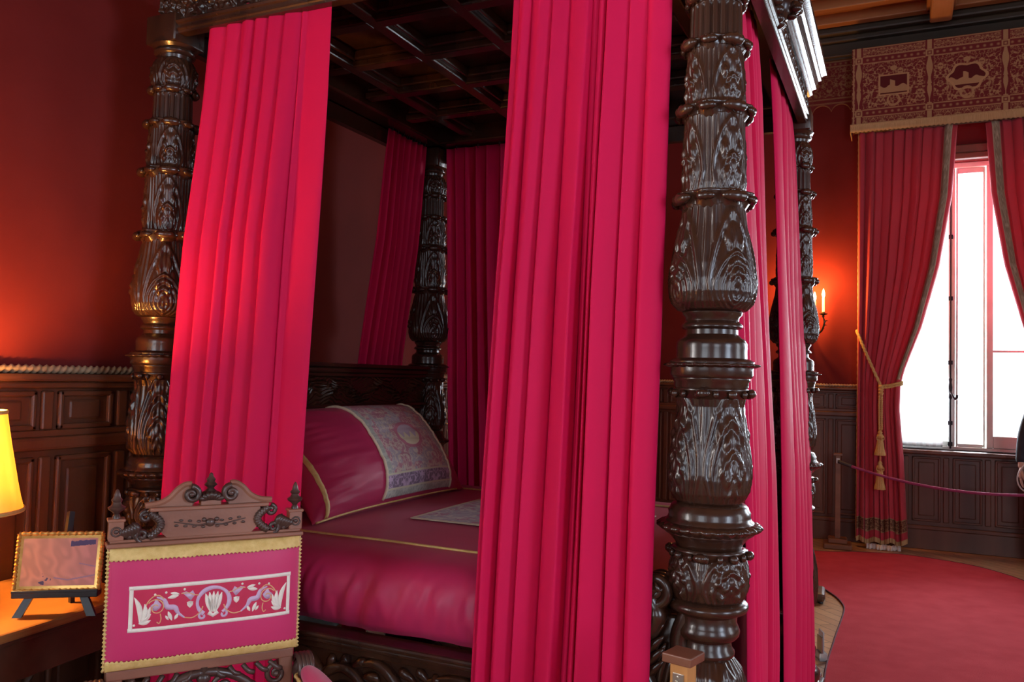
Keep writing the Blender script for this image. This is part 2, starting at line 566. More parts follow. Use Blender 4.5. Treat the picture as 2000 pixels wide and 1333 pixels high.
# wooden cornice under the ceiling
def cornice(name, fn, s0, s1):
    mb = MB()
    wbox(mb, fn, s0, s1, 0, .03, 4.84, 5.12)
    wbox(mb, fn, s0, s1, 0, .07, 4.86, 4.885, .008)
    wbox(mb, fn, s0, s1, 0, .10, 5.0, 5.06, .015)
    wbox(mb, fn, s0, s1, 0, .16, 5.06, 5.2, .02)
    return struct(mb.build(name, MT['cornwood'], smooth=False))
cornice('trim_7', along_left, -5.6, 6.6)
cornice('trim_8', along_back, -2.34, 5.6)

# woven damask patterns: colours are the cloth's own
RED_D, TAN_D = np.array((0.16, 0.022, 0.024)), np.array((0.50, 0.30, 0.15))

def scrollwork(u, w, k=1.0):
    """mirrored vine-like tracery, 0..1"""
    um = np.abs(((u * k) % 1.0) - .5)
    a = fbm(um * 9 + 3, w * k * 9, 2)
    b = fbm(um * 11 + 21, w * k * 11 + 5, 2)
    line = np.exp(-((a - .5) / .035) ** 2) + np.exp(-((b - .47) / .03) ** 2)
    blob = 1 / (1 + np.exp(-(fbm(um * 17 + 9, w * k * 17 + 2, 2) - .66) / .02))
    return np.clip(line + blob * .8, 0, 1)

def band_lines(w, zs, t):
    m = 0 * w
    for z in zs:
        m = np.maximum(m, 1 / (1 + np.exp((np.abs(w - z) - t) / .0012)))
    return m

def frieze(name, fn, s0, s1, z0, z1):
    """wallpaper border with scalloped lower edge"""
    n = int((s1 - s0) / .006)
    s = np.linspace(s0, s1, n)[None, :]
    t = np.linspace(0, 1, 90)[:, None]
    per = .18
    ph = ((s - s0) % per) / per * 2 - 1
    low = z0 + .085 * np.sqrt(np.clip(1 - ph ** 2, 0, 1)) - .0
    z = z1 + (low - z1) * t
    S = s + 0 * t
    m = scrollwork(S / .36, (z - z0) / .36) * ((z > z0 + .17) & (z < z1 - .07))
    m = np.maximum(m, band_lines(z, (z1 - .01, z1 - .06, z0 + .15, z0 + .105), .006))
    ros = np.clip(1.2 - np.hypot(((S / .05) % 1) - .5, (z - z1 + .035) / .05) * 4, 0, 1)
    m = np.maximum(m, ros)
    edge = np.clip(1 - np.abs(z - low) / .014, 0, 1)
    m = np.maximum(m, edge)
    c = RED_D * (1 - m[..., None]) + TAN_D * .55 * m[..., None]
    P = np.stack(fn(S, .006 + 0 * z, z), -1) if fn is along_left else np.stack([S, 6.6 - .006 + 0 * z, z], -1)
    return struct(MB().grid(P).build(name, MT['damask'], col=c.reshape(-1, 3), angle=180, solid=.006))
frieze('trim_9', along_back, -1.6, .30, 4.30, 4.84)
frieze('trim_20', along_left, -2.4, -1.2, 4.30, 4.84)

# ------------------------------------------------------------------ windows
def simple_window(name, axis, p, a, b, z0=.94, z1=3.72):
    root = bpy.data.objects.new(name, None); COL.objects.link(root); root['kind'] = 'structure'
    def bx(mb, u0, u1, d0, d1, w0, w1, ch=.006):
        if axis == 1: mb.box((u0, p + d0, w0), (u1, p + d1, w1), ch)
        else: mb.box((p + d0, u0, w0), (p + d1, u1, w1), ch)
    fr = MB()
    for (u0, u1, w0, w1) in ((a, a + .06, z0, z1), (b - .06, b, z0, z1), (a + .06, b - .06, z0, z0 + .06), (a + .06, b - .06, z1 - .06, z1),
                             ((a + b) / 2 - .04, (a + b) / 2 + .04, z0 + .06, z1 - .06), (a + .06, b - .06, 2.6, 2.66)):
        bx(fr, u0, u1, -.04, .04, w0, w1)
    fr.build('window_frame', MT['whiteframe'], root, smooth=False)
    g = MB(); bx(g, a + .03, b - .03, -.004, .004, z0 + .03, z1 - .03, 0)
    g.build('window_glass', MT['glass'], root, smooth=False)
    return root
simple_window('window_2', 1, 6.75, 3.45, 4.95)
simple_window('window_3', 0, 5.75, .85, 2.35)
simple_window('window_7', 0, -2.65, -3.5, -1.9)
simple_window('window_4', 0, 5.75, -3.35, -1.85)
simple_window('window_5', 1, -5.75, 2.25, 4.15)
simple_window('window_6', 1, -5.75, -1.95, -.05)

w1 = bpy.data.objects.new('window_1', None); COL.objects.link(w1); w1['kind'] = 'structure'
x0, x1, z0, z1 = W1
fr = MB()
for (u0, u1, w0, w1_) in ((x0, x0 + .05, z0, z1), (x1 - .05, x1, z0, z1), (x0 + .05, x1 - .05, z0, z0 + .035), (x0 + .05, x1 - .05, z1 - .05, z1)):
    fr.box((u0, 6.70, w0), (u1, 6.84, w1_), .008)
fr.build('window_frame', MT['whiteframe'], w1, smooth=False)

def sash(a, b, y, c0, c1, stile, rail_b, bars=()):
    s = MB()
    s.box((a, y - .022, c0), (a + stile, y + .022, c1), .006)
    s.box((b - stile, y - .022, c0), (b, y + .022, c1), .006)
    s.box((a + stile, y - .022, c0), (b - stile, y + .022, c0 + rail_b), .006)
    s.box((a + stile, y - .022, c1 - .05), (b - stile, y + .022, c1), .006)
    for z in bars: s.box((a + stile, y - .012, z - .011), (b - stile, y + .012, z + .011), .003)
    o = s.build('sash', MT['whiteframe'], w1, smooth=False)
    MB().box((a + stile - .01, y - .003, c0 + rail_b - .01), (b - stile + .01, y + .003, c1 - .04)).build('pane', MT['glass'], o, smooth=False)
    return o
sash(x0 + .05, .965, 6.74, z0 + .035, z1 - .05, .058, .05)
sash(.972, 1.222, 6.76, z0 + .035, z1 - .05, .02, .03)
sash(1.228, x1 - .05, 6.72, z0 + .035, z1 - .05, .055, .115, (1.89,))
cb = MB()
cb.tube([(.925, 6.70, .955), (.925, 6.70, 3.62)], .009, 10)
for z in (1.0, 1.2, 1.78, 2.4, 3.0): cb.box((.905, 6.695, z - .02), (.945, 6.72, z + .02), .004)
cb.lathe([(.006, 0), (.017, .02), (.012, .06), (.019, .12), (.012, .17), (.016, .2), (.005, .22)], 16, at=(.925, 6.695, 1.42))
cb.tube(interp_pts([(.925, 6.69, 1.50), (.945, 6.66, 1.46), (.962, 6.65, 1.43), (.975, 6.65, 1.44), (.98, 6.65, 1.47)], 14), [.01] * 10 + [.013] * 4, 8)
cb.build('cremone_bolt', MT['iron'], w1)
MB().box((x0 - .03, 6.49, .90), (x1 + .03, 6.72, .94), .012).build('window_sill', MT['panelwood'], w1, smooth=False)
hd = MB().box((x0 - .06, 6.545, 3.72), (x1 + .06, 6.62, 3.78), .012)
hd.box((x0 - .06, 6.56, 3.78), (x1 + .06, 6.61, 3.86), .008)
hd.build('window_head', MT['panelwood'], w1, smooth=False)

# ------------------------------------------------------------------ four-poster bed
BX0, BX1, BY0, BY1 = -2.09, 0.0, 0.0, 1.98
bed = thing('four_poster_bed', 'massive dark carved oak four-poster bed with panelled tester', 'bed', (-1.045, .99, 0))
BW = MT['bedwood']

def wpart(mb, name, m, root, **kw):
    """a part built in world coordinates under an unrotated root"""
    o = mb.build(name, m, root, **kw)
    o.location = -root.location
    return o

def leafu(th):
    """-1..1 across each of four leaves centred on the diagonals, and the leaf number"""
    q = ((th - PI / 4) / (PI / 2) + .5) % 1.0
    return (q - .5) * 2

def arch_d(u, v, low, top, half, eye=None):
    """distance from the middle of a pointed arch leaf, 1 on its outline"""
    h = half * (.74 + .26 * np.clip(v / .3, 0, 1))
    if eye is None:
        y = np.clip((v - low) / (top - low), 0, None)
    else:
        y = np.where(v > eye, (v - eye) / (top - eye), (eye - v) / (eye + .02))
    a = np.clip(np.abs(u) / h, 0, 3)
    return (a ** 1.55 + y ** 1.75) ** (1 / 1.65)

def rel_arches(th, v, tiers, lobes, amp=.0095, nst=7):
    """acanthus leaves one over another: nested pointed arches round a middle edge"""
    u = leafu(th)
    s = np.abs(u)
    stems = .5 + .5 * np.cos(PI * nst * (s - 1))
    h = .0055 * stems + .003 * (1 - s)
    for (low, top, half, n, eye, step) in tiers:
        d = arch_d(u, v, low, top, half, eye)
        m = 1 / (1 + np.exp((d - 1) / .022))
        ridge = np.abs(np.cos(PI * n * (1 - d) * .5 * 2)) ** .8
        ridge = .35 + .65 * ridge
        edge = np.exp(-((d - .97) / .05) ** 2)
        hk = step + amp * ridge * np.clip(d * 3, .3, 1) + .003 * edge + .0035 * np.exp(-(u / .05) ** 2)
        h = h * (1 - m) + hk * m
    for (uc, vc, tilt, ln, wd) in lobes:
        a_, b_ = s - uc, v - vc
        al = (b_ * math.cos(tilt) + a_ * math.sin(tilt) * .55) / ln
        ac = (a_ * math.cos(tilt) - b_ * math.sin(tilt)) / wd
        e = np.exp(-(al ** 2) * 1.5 - ac ** 2)
        h = h + .0075 * e - .004 * np.exp(-(al ** 2) * 1.2 - ((ac - 1.4) / .6) ** 2)
    env = np.clip(np.sin(PI * np.clip(v * .97 + .015, 0, 1)), 0, 1) ** .3
    return env * (h - .010)

LOBES_UP = [(.20, .80, .5, .08, .09), (.28, .70, .6, .08, .09), (.16, .62, .5, .07, .08), (.22, .44, .5, .06, .09), (.14, .36, .5, .05, .07)]
def rel_teardrop(th, v):
    return rel_arches(th, v, [(.2, .97, .93, 3.0, None, .002), (.2, .58, .76, 4.0, .20, .005)], LOBES_UP, .0095)

LOBES_FAN = [(.16, .90, .7, .05, .10), (.36, .84, .6, .06, .10), (.18, .74, .7, .05, .10), (.42, .66, .6, .06, .10), (.20, .58, .7, .05, .10),
             (.18, .42, .7, .05, .09), (.34, .34, .6, .06, .09), (.16, .26, .7, .05, .09), (.14, .14, .6, .04, .08)]
def rel_fan(th, v):
    return rel_arches(th, v, [(.35, 1.02, .94, 3.2, None, .001), (.25, .80, .74, 2.6, None, .004), (.1, .52, .60, 2.6, None, .007)], LOBES_FAN, .0085, 5)

LOBES_LOW = [(.18, .84, .7, .06, .11), (.42, .74, .6, .08, .11), (.20, .62, .7, .06, .11), (.40, .48, .6, .07, .11), (.18, .40, .7, .06, .10), (.3, .22, .6, .07, .1)]
def rel_fan_low(th, v):
    return rel_arches(th, v, [(.35, 1.02, .95, 2.6, None, .001), (.2, .72, .70, 2.4, None, .004)], LOBES_LOW, .009, 5)

LOBES_LEAF = [(.20, .78, .5, .09, .11), (.34, .56, .6, .09, .11), (.18, .44, .5, .07, .09), (.3, .26, .5, .08, .1)]
def rel_leaf(th, v):
    """tall leaf with a sharp middle edge and a small drop at its foot"""
    u = leafu(th)
    h = rel_arches(th, v, [(.3, .97, .84, 2.4, None, .001), (.1, .52, .56, 2.4, .14, .003)], LOBES_LEAF, .0065, 9)
    return h + .005 * (1 - np.abs(u)) - .001

def rel_flute(th, v):
    env = np.clip(np.sin(PI * np.clip(v, 0, 1)) * 4, 0, 1)
    return -.0075 * env * np.clip(np.cos(20 * th), 0, 1) ** .6

def rel_cap(th, v):
    return rel_fan_low(th, v) * .8

def collar(z0, z1, r0, r1, z_low=None, tips=8, seed=0):
    """a ring of acanthus tips curling outwards"""
    mb = MB()
    prof = [(r0 - .004, z0), (r0 + (r1 - r0) * .35, z0 + (z1 - z0) * .35), (r1 * .97, z0 + (z1 - z0) * .72), (r1, z1 - .004), (r1 - .006, z1), (r0 - .008, z1 - .004)]
    def rel(th, v):
        lob = .5 + .5 * np.cos(tips * (th - PI / 4))
        lob2 = .5 + .5 * np.cos(4 * tips * th)
        return (-.013 * (1 - lob) ** 1.4 - .0015 * lob2) * np.clip(np.sin(PI * np.clip(v * 1.05, 0, 1)), 0, 1)
    mb.lathe(prof, 128, rel, sub=22)
    for k in range(tips):
        a = PI / 4 + 2 * PI * k / tips
        t = np.linspace(-1, 1, 9)
        w = (.040 if k % 2 == 0 else .028) * (r1 / .11)
        c = np.array([math.cos(a), math.sin(a), 0]); e = np.array([-math.sin(a), math.cos(a), 0])
        pts = c * (r1 - .006) + e * (t[:, None] * w) + np.array([0, 0, (z0 + z1) / 2 + .004]) - c * (.006 * t[:, None] ** 2)
        mb.tube(pts, (.0165 if k % 2 == 0 else .012) * np.sqrt(np.clip(1 - t ** 2, .05, 1)) * (1 + .14 * np.cos(11 * t)), 12)
    return mb

def bead_collar(z, r, n=14):
    mb = MB().lathe([(r - .022, z - .016), (r - .012, z - .012), (r - .010, z + .008), (r - .004, z + .013), (r - .02, z + .018)], 64)
    for k in range(n):
        a = 2 * PI * k / n + .1
        big = (k % 2 == 0)
        mb.ball((math.cos(a) * (r - .006), math.sin(a) * (r - .006), z), (.013, .013, .0125) if big else (.009, .009, .011), 12, 8)
    for k in range(4):      # curled corner leaves
        a = PI * k / 2
        c = np.array([math.cos(a), math.sin(a), 0]); e = np.array([-math.sin(a), math.cos(a), 0])
        t = np.linspace(-1, 1, 7)[:, None]
        mb.tube(c * (r + .001) + e * t * .02 + np.array([0, 0, z + .003]), .013 * np.sqrt(np.clip(1 - t[:, 0] ** 2, .05, 1)), 10)
    return mb

def bumpy_flange(z, r, h):
    """flange with a carved leaf edge"""
    def rel(th, v):
        return .0035 * np.sin(PI * v) * (np.cos(28 * th + 6 * v) + .5 * np.cos(56 * th))
    return MB().lathe([(r - .03, z - h), (r - .008, z - h * .35), (r, z), (r - .006, z + h * .35), (r - .03, z + h * .7)], 160, rel, sub=16)

def build_post(root):
    core = [(.118, .12), (.136, .135), (.138, .165), (.118, .19), (.10, .20), (.098, .23), (.115, .25), (.118, .275), (.10, .30), (.085, .32), (.08, .36),
            (.095, .38), (.098, .40), (.075, .425), (.06, .45), (.06, .78), (.064, .80), (.072, .808), (.073, .817), (.065, .828), (.063, .846), (.076, .852), (.084, .862), (.086, .874), (.081, .886),
            (.077, .895), (.0785, .915), (.092, .922), (.104, .928), (.108, .938), (.106, .946), (.098, .953), (.07, .96), (.07, 1.09),
            (.088, 1.098), (.092, 1.108), (.108, 1.126), (.12, 1.134), (.12, 1.166), (.113, 1.172), (.110, 1.182), (.111, 1.192), (.106, 1.199), (.104, 1.206), (.096, 1.214),
            (.07, 1.22), (.07, 1.50), (.092, 1.515), (.098, 1.528), (.101, 1.534), (.101, 1.546), (.105, 1.55), (.105, 1.556), (.110, 1.56), (.113, 1.566), (.113, 1.58), (.116, 1.602),
            (.108, 1.607), (.0965, 1.611), (.0955, 1.634), (.0965, 1.640), (.096, 1.652), (.091, 1.662), (.080, 1.668), (.076, 1.673), (.071, 1.677), (.071, 1.690),
            (.078, 1.693), (.0835, 1.697), (.0835, 1.703), (.078, 1.708), (.0725, 1.714), (.074, 1.724), (.081, 1.730), (.0825, 1.738), (.06, 1.745), (.06, 2.05), (.06, 2.46), (.055, 2.48), (.055, 2.70),
            (.062, 2.742), (.064, 2.752), (.075, 2.758), (.077, 2.766), (.072, 2.772), (.07, 2.776), (.082, 2.786), (.086, 2.79)]
    p = MB().lathe(core, 64).box((-.076, -.076, 2.79), (.076, .076, 2.90), .006).build('post', BW, root, angle=50)
    def sub(name, mb, **kw):
        return mb.build(name, BW, p, angle=180, **kw)
    sub('plinth', MB().box((-.15, -.15, 0), (.15, .15, .10), .012).box((-.135, -.135, .10), (.135, .135, .125), .008))
    sub('carved_bulb', MB().lathe([(.066, .43), (.10, .455), (.118, .50), (.124, .57), (.120, .65), (.112, .715), (.098, .765), (.072, .802), (.06, .806)], 192, rel_teardrop, sub=90))
    sub('carved_vase', MB().lathe([(.085, .950), (.098, .962), (.106, .99), (.1085, 1.022), (.106, 1.05), (.098, 1.074), (.085, 1.085)], 192, rel_fan_low, sub=60))
    sub('leaf_collar', bead_collar(1.078, .108, 16))
    sub('flange', bumpy_flange(1.152, .1405, .022))
    sub('carved_vase', MB().lathe([(.08, 1.212), (.094, 1.222), (.106, 1.246), (.111, 1.285), (.109, 1.33), (.103, 1.39), (.096, 1.44), (.093, 1.48), (.098, 1.503), (.085, 1.508)], 208, rel_fan, sub=120))
    sub('leaf_collar', bead_collar(1.513, .108, 14))
    sub('flange', bumpy_flange(1.592, .1285, .012))
    sub('carved_bulb', MB().lathe([(.076, 1.738), (.094, 1.744), (.109, 1.762), (.1165, 1.79), (.1175, 1.825), (.114, 1.868), (.105, 1.925), (.096, 1.975), (.091, 2.01), (.088, 2.03)], 208, rel_teardrop, sub=120))
    sub('leaf_collar', collar(2.018, 2.068, .088, .112))
    sub('leaf_section', MB().lathe([(.086, 2.05), (.089, 2.09), (.088, 2.18), (.085, 2.28)], 176, rel_leaf, sub=90))
    sub('leaf_collar', collar(2.268, 2.312, .084, .107))
    sub('leaf_section', MB().lathe([(.088, 2.296), (.088, 2.305), (.083, 2.32), (.084, 2.335), (.083, 2.40), (.079, 2.47)], 176, rel_leaf, sub=70))
    sub('leaf_collar', collar(2.458, 2.497, .078, .095))
    sub('fluted_shaft', MB().lathe([(.074, 2.48), (.0725, 2.50), (.071, 2.60)], 160, rel_flute, sub=30))
    sub('leaf_collar', collar(2.594, 2.626, .07, .084))
    sub('capital', MB().lathe([(.066, 2.61), (.078, 2.635), (.083, 2.67), (.081, 2.705), (.070, 2.735), (.06, 2.742)], 176, rel_cap, sub=50))
    return p

OFF = -bed.location
post = build_post(bed)
post.location = OFF + Vector((BX1, BY0, 0))
for (x, y) in ((BX0, BY0), (BX0, BY1), (BX1, BY1)):
    q = copy_child(post, bed)
    q.location = OFF + Vector((x, y, 0))

def frame_sweep(prof):
    """mitred moulding round the bed; prof: (offset outwards, z)"""
    P = np.array([[(BX0 - o, BY0 - o, z), (BX1 + o, BY0 - o, z), (BX1 + o, BY1 + o, z), (BX0 - o, BY1 + o, z)] for o, z in prof])
    return MB().grid(P, cu=True)

wpart(frame_sweep([(.02, 2.90), (.02, 2.82), (.058, 2.82), (.060, 2.828), (.066, 2.832), (.066, 2.838), (.060, 2.842), (.063, 2.852), (.071, 2.856), (.073, 2.864), (.066, 2.872), (.060, 2.875), (.045, 2.88), (.02, 2.90)]),
      'architrave', BW, bed, angle=30)

def carved_strip(side, off, z0, z1, amp, n=520, nz=40, seed=0, per=.26):
    if side in 'ns':
        s = np.linspace(BX0 - off, BX1 + off, n)
    else:
        s = np.linspace(BY0 - off, BY1 + off, n)
    S, Zz = np.meshgrid(s, np.linspace(z0, z1, nz))
    w = (Zz - z0) / (z1 - z0)
    um = np.abs(((S / per) % 1) - .5) * per
    h = np.abs(np.sin(60 * um + 9 * fbm(um * 26 + seed, Zz * 26, 2))) * .6 + fbm(um * 55 + 4 + seed, Zz * 55, 2) * .7
    h = h * np.sin(PI * np.clip(w, 0, 1)) ** .35
    o = off + amp * h
    if side == 's': P = np.stack([S, BY0 - o, Zz], -1)
    if side == 'n': P = np.stack([S, BY1 + o, Zz], -1)
    if side == 'e': P = np.stack([BX1 + o, S, Zz], -1)
    if side == 'w': P = np.stack([BX0 - o, S, Zz], -1)
    return P
fz = MB()
for sd in 'nsew': fz.grid(carved_strip(sd, .034, 2.876, 3.0, .024, seed=ord(sd)))
wpart(fz, 'frieze', BW, bed, angle=180)
wpart(frame_sweep([(.02, 2.985), (.06, 2.99), (.064, 2.998), (.072, 3.004), (.072, 3.012), (.066, 3.018), (.075, 3.03), (.088, 3.036), (.09, 3.046), (.084, 3.05), (.09, 3.052), (.098, 3.078),
                   (.110, 3.084), (.112, 3.094), (.106, 3.098), (.122, 3.112), (.134, 3.118), (.136, 3.138), (.128, 3.146), (-.1, 3.15)]), 'cornice', BW, bed, angle=30)

# tester: boards, ribs with moulded edges
ts = MB().box((BX0 - .02, BY0 - .02, 3.0), (BX1 + .02, BY1 + .02, 3.04))
for (a, b) in (((BX0 - .02, BY0 - .022), (BX1 + .02, BY0 + .10)), ((BX0 - .02, BY1 - .10), (BX1 + .02, BY1 + .022)), ((BX0 - .022, BY0), (BX0 + .10, BY1)), ((BX1 - .10, BY0), (BX1 + .022, BY1))):
    ts.box((*a, 2.905), (*b, 3.01), .01)
wpart(ts, 'tester_boards', BW, bed, smooth=False)
for x in (-.28, -.66, -1.04, -1.42, -1.80):
    r = MB().box((x - .045, .10, 2.955), (x + .045, 1.88, 3.0), .008).box((x - .028, .10, 2.93), (x + .028, 1.88, 2.96), .007)
    wpart(r, 'tester_rib', BW, bed, smooth=False)
for y in (.37, .745, 1.12, 1.50):
    r = MB()
    xs = [-1.99, -1.80, -1.42, -1.04, -.66, -.28, -.1]
    for a, b in zip(xs[:-1], xs[1:]):
        r.box((a + .04, y - .045, 2.957), (b - .04, y + .045, 3.0), .008)
        r.box((a + .02, y - .032, 2.926), (b - .02, y + .032, 2.96), .007)
    wpart(r, 'tester_rib', BW, bed, smooth=False)

def lion_mask(c, ax):
    """carved lion head boss, looking outwards along ax"""
    mb = MB()
    ax = np.array(ax, float); up = np.array([0, 0, 1.0]); sd = np.cross(up, ax)
    def L(s, d, h): return np.array(c) + sd * s + ax * d + up * h
    def blob(s, d, h, a, b, e):
        ext = np.abs(sd) * a + np.abs(ax) * b + np.abs(up) * e
        mb.ball(L(s, d, h), ext, 14, 10)
    blob(0, .02, 0, .055, .05, .06)
    for k in range(12):
        a = 2 * PI * k / 12
        blob(.058 * math.cos(a), .012, .062 * math.sin(a), .02, .03, .02)
    blob(0, .068, -.012, .030, .03, .026)          # muzzle
    blob(0, .088, .004, .014, .016, .012)          # nose
    for s in (-1, 1):
        blob(.017 * s, .078, -.022, .016, .022, .014)
        blob(.026 * s, .056, .022, .014, .016, .012)   # brows
        blob(.042 * s, .03, .05, .014, .014, .016)     # ears
    blob(0, .062, -.045, .018, .02, .01)
    return mb
wpart(lion_mask((.05, .80, 2.93), (1, 0, 0)), 'lion_mask', BW, bed, angle=180)
wpart(lion_mask((-1.045, -.05, 2.93), (0, -1, 0)), 'lion_mask', BW, bed, angle=180)

# headboard
hb = MB().box((-2.13, .08, .28), (-2.06, 1.90, 1.50), .006)
hb.box((-2.145, .10, 1.545), (-2.02, 1.88, 1.572), .01).box((-2.15, .10, 1.572), (-2.005, 1.88, 1.592), .008)
hb.box((-2.13, .10, 1.525), (-2.035, 1.88, 1.546), .007)
hb.box((-2.13, .10, 1.365), (-2.03, 1.88, 1.385), .007).box((-2.13, .10, 1.345), (-2.045, 1.88, 1.366), .006)
hb.box((-2.13, .30, .60), (-2.05, 1.68, 1.30), .012)
hbo = wpart(hb, 'headboard', BW, bed, smooth=False)
Sg, Zg = np.meshgrid(np.linspace(.10, 1.88, 520), np.linspace(1.386, 1.526, 60))
um = np.abs(Sg - .99)
w = (Zg - 1.386) / .14
vine = np.exp(-((w - .5 - .28 * np.sin(um * 17)) / .14) ** 2)
lv = np.abs(np.sin(46 * um + 20 * w * np.sign(np.sin(um * 17)) + 6 * fbm(um * 18, Zg * 18, 2)))
h = (.35 * vine + .4 * lv * (.4 + .6 * vine) + .5 * np.exp(-(um / .06) ** 2 - ((w - .5) / .4) ** 2)) * np.sin(PI * np.clip(w, 0, 1)) ** .3
cv = MB().grid(np.stack([-2.062 + .036 * h, Sg, Zg], -1)).build('carved_frieze', BW, hbo, angle=180)

# footboard
fb = MB().box((-.05, .09, .30), (.015, 1.89, 1.06), .006)
fb.box((-.065, .09, 1.08), (.032, 1.89, 1.105), .009).box((-.058, .09, 1.055), (.026, 1.89, 1.082), .006)
fb.box((-.055, .09, .90), (.022, 1.89, .915), .004)
fbo = wpart(fb, 'footboard', BW, bed, smooth=False)
Sg, Zg = np.meshgrid(np.linspace(.10, 1.88, 420), np.linspace(.918, 1.054, 40))
w = (Zg - .918) / .136
h = np.abs(np.sin(50 * np.abs(Sg - .99) + 14 * w + 7 * fbm(Sg * 16, Zg * 16, 2))) * np.sin(PI * np.clip(w, 0, 1)) ** .4
MB().grid(np.stack([.012 + .02 * h, Sg, Zg], -1)).build('carved_frieze', BW, fbo, angle=180)

# side rails with rinceau carving
def side_rail(y_face, out):
    """y_face: plane of the carved face; out: -1 towards the room, +1 the far side"""
    yb = y_face - out * .06
    r = MB().box((-1.99, yb, .30), (-.10, y_face, .66), .006)
    r.box((-1.99, yb, .662), (-.10, y_face + out * .038, .682), .008)
    r.box((-1.99, yb, .645), (-.10, y_face + out * .028, .664), .007)
    r.box((-1.99, yb, .622), (-.10, y_face + out * .014, .648), .006)
    r.box((-1.99, yb, .30), (-.10, y_face + out * .03, .345), .01)
    o = wpart(r, 'side_rail', BW, bed, smooth=False)
    c = MB()
    def put(uv, lift=.004):
        uv = np.asarray(uv)
        return np.stack([uv[:, 0], np.full(len(uv), y_face + out * lift), uv[:, 1]], 1)
    for k in range(6):
        xc = -1.80 + k * .31
        sg = 1 if k % 2 == 0 else -1
        if xc > -.25: continue
        sp = spiral((xc, .482), .105, .016, PI * (.95 if sg > 0 else 1.05), -sg * 1.55, 56)
        c.tube(put(sp), np.linspace(.021, .012, 56) * (1 + .10 * np.cos(np.arange(56) * 1.3)), 10)
        c.ball((xc, y_face + out * .008, .482), (.024, .016, .024), 14, 8)
        for j in range(9):       # leaves thrown off the scroll
            a = PI * (.9 - sg * .16 * j) * sg
            p0 = np.array([xc + .10 * math.cos(a), .482 + .10 * math.sin(a)])
            p1 = np.array([xc + .155 * math.cos(a - .35 * sg), .482 + .15 * math.sin(a - .35 * sg)])
            p1[1] = min(max(p1[1], .36), .612)
            mid = (p0 + p1) / 2 + np.array([.012 * sg, .012])
            q = interp_pts([p0, mid, p1], 9)
            c.tube(put(q), .016 * np.sin(np.linspace(.25, PI - .05, 9)) + .002, 8)
        q = interp_pts([(xc + sg * .02, .58), (xc + .12, .607), (xc + .2, .56), (xc + .25, .45), (xc + .29, .375)], 24)
        c.tube(put(q), .019 * np.sin(np.linspace(.2, PI - .1, 24)) + .003, 8)
        q = interp_pts([(xc + .06, .375), (xc + .14, .395), (xc + .19, .47), (xc + .2, .54)], 20)
        c.tube(put(q), .015 * np.sin(np.linspace(.2, PI - .1, 20)) + .003, 8)
    co = c.build('rail_carving', BW, o, angle=180)
    return o
side_rail(0.0 - .02, -1)
side_rail(1.98 + .02, 1)

# scrolled consoles where the near rail meets the foot post
def scroll_bracket(xc, sgn):
    c = MB()
    Y = -.035
    def put(uv): return np.stack([np.asarray(uv)[:, 0] * sgn + xc, np.full(len(uv), Y), np.asarray(uv)[:, 1]], 1)
    body = interp_pts([(-.05, .985), (-.085, .96), (-.06, .90), (-.10, .84), (-.11, .77), (-.075, .71), (-.11, .66)], 40)
    rr = .03 + .022 * np.sin(np.linspace(0, PI, 40)) + .004 * np.cos(np.linspace(0, 60, 40))
    for dy in (-.026, 0, .026):
        q = put(body); q[:, 1] += dy
        c.tube(q, rr * .62, 12)
    for dy in (-.03, 0, .03):
        c.tube(put(spiral((-.062, .975), .042, .008, -PI / 2, 1.4, 40)) + np.array([0, dy, 0]), np.linspace(.016, .010, 40), 10)
        c.tube(put(spiral((-.105, .69), .05, .01, PI / 2, -1.3, 40)) + np.array([0, dy, 0]), np.linspace(.018, .010, 40), 10)
    for j in range(7):
        z = .74 + .033 * j
        q = interp_pts([(-.12, z - .02), (-.075, z + .01), (-.035, z + .045)], 10)
        p = put(q); p[:, 1] -= .03
        c.tube(p, .014 * np.sin(np.linspace(.3, PI - .1, 10)) + .002, 8)
    c.box((xc + sgn * -.10, Y + .008, .64), (xc + sgn * .045, Y + .045, .90), .01)
    for j in range(6):
        q = interp_pts([(-.10 + .02 * j, .66), (-.085 + .02 * j, .76), (-.05 + .016 * j, .84 - .012 * j)], 12)
        p = put(q); p[:, 1] -= .006
        c.tube(p, .015 * np.sin(np.linspace(.3, PI - .1, 12)) + .002, 8)
    c.tube(put(interp_pts([(.0, .64), (.02, .74), (.0, .84), (.03, .93)], 20)), .026, 10)
    return c
wpart(scroll_bracket(-.070, 1), 'scroll_bracket', BW, bed, angle=180)
wpart(scroll_bracket(-2.02, -1), 'scroll_bracket', BW, bed, angle=180)

# ------------------------------------------------------------------ bed curtains
def fold_profile(u, creases, seed, even=False):
    rs = np.random.RandomState(seed)
    e = np.concatenate([[0], creases, [1.0]])
    out = np.zeros_like(u)
    lat = np.zeros_like(u)
    for a, b in zip(e[:-1], e[1:]):
        p, hgt = rs.uniform(.3, 1.8), rs.uniform(.4, 1.0)
        if even: p, hgt = .80 + .25 * (p - 1), .8 + .2 * hgt
        hgt *= min(1.0, .45 + (b - a) * 6)
        m = (u >= a) & (u <= b)
        t = (u[m] - a) / (b - a)
        pk = .5 + .48 * (p - 1.05)
        tri = np.where(t < pk, t / pk, (1 - t) / (1 - pk))
        out[m] = hgt * (.72 * (1 - np.sqrt(np.clip((1 - tri) ** 2 + .012, 0, 4)) + .11) + .28 * np.sin(PI * np.clip(t, 0, 1)) ** .6)
        lat[m] = -np.sin(2 * PI * t) * (b - a) * .10
    return out, lat

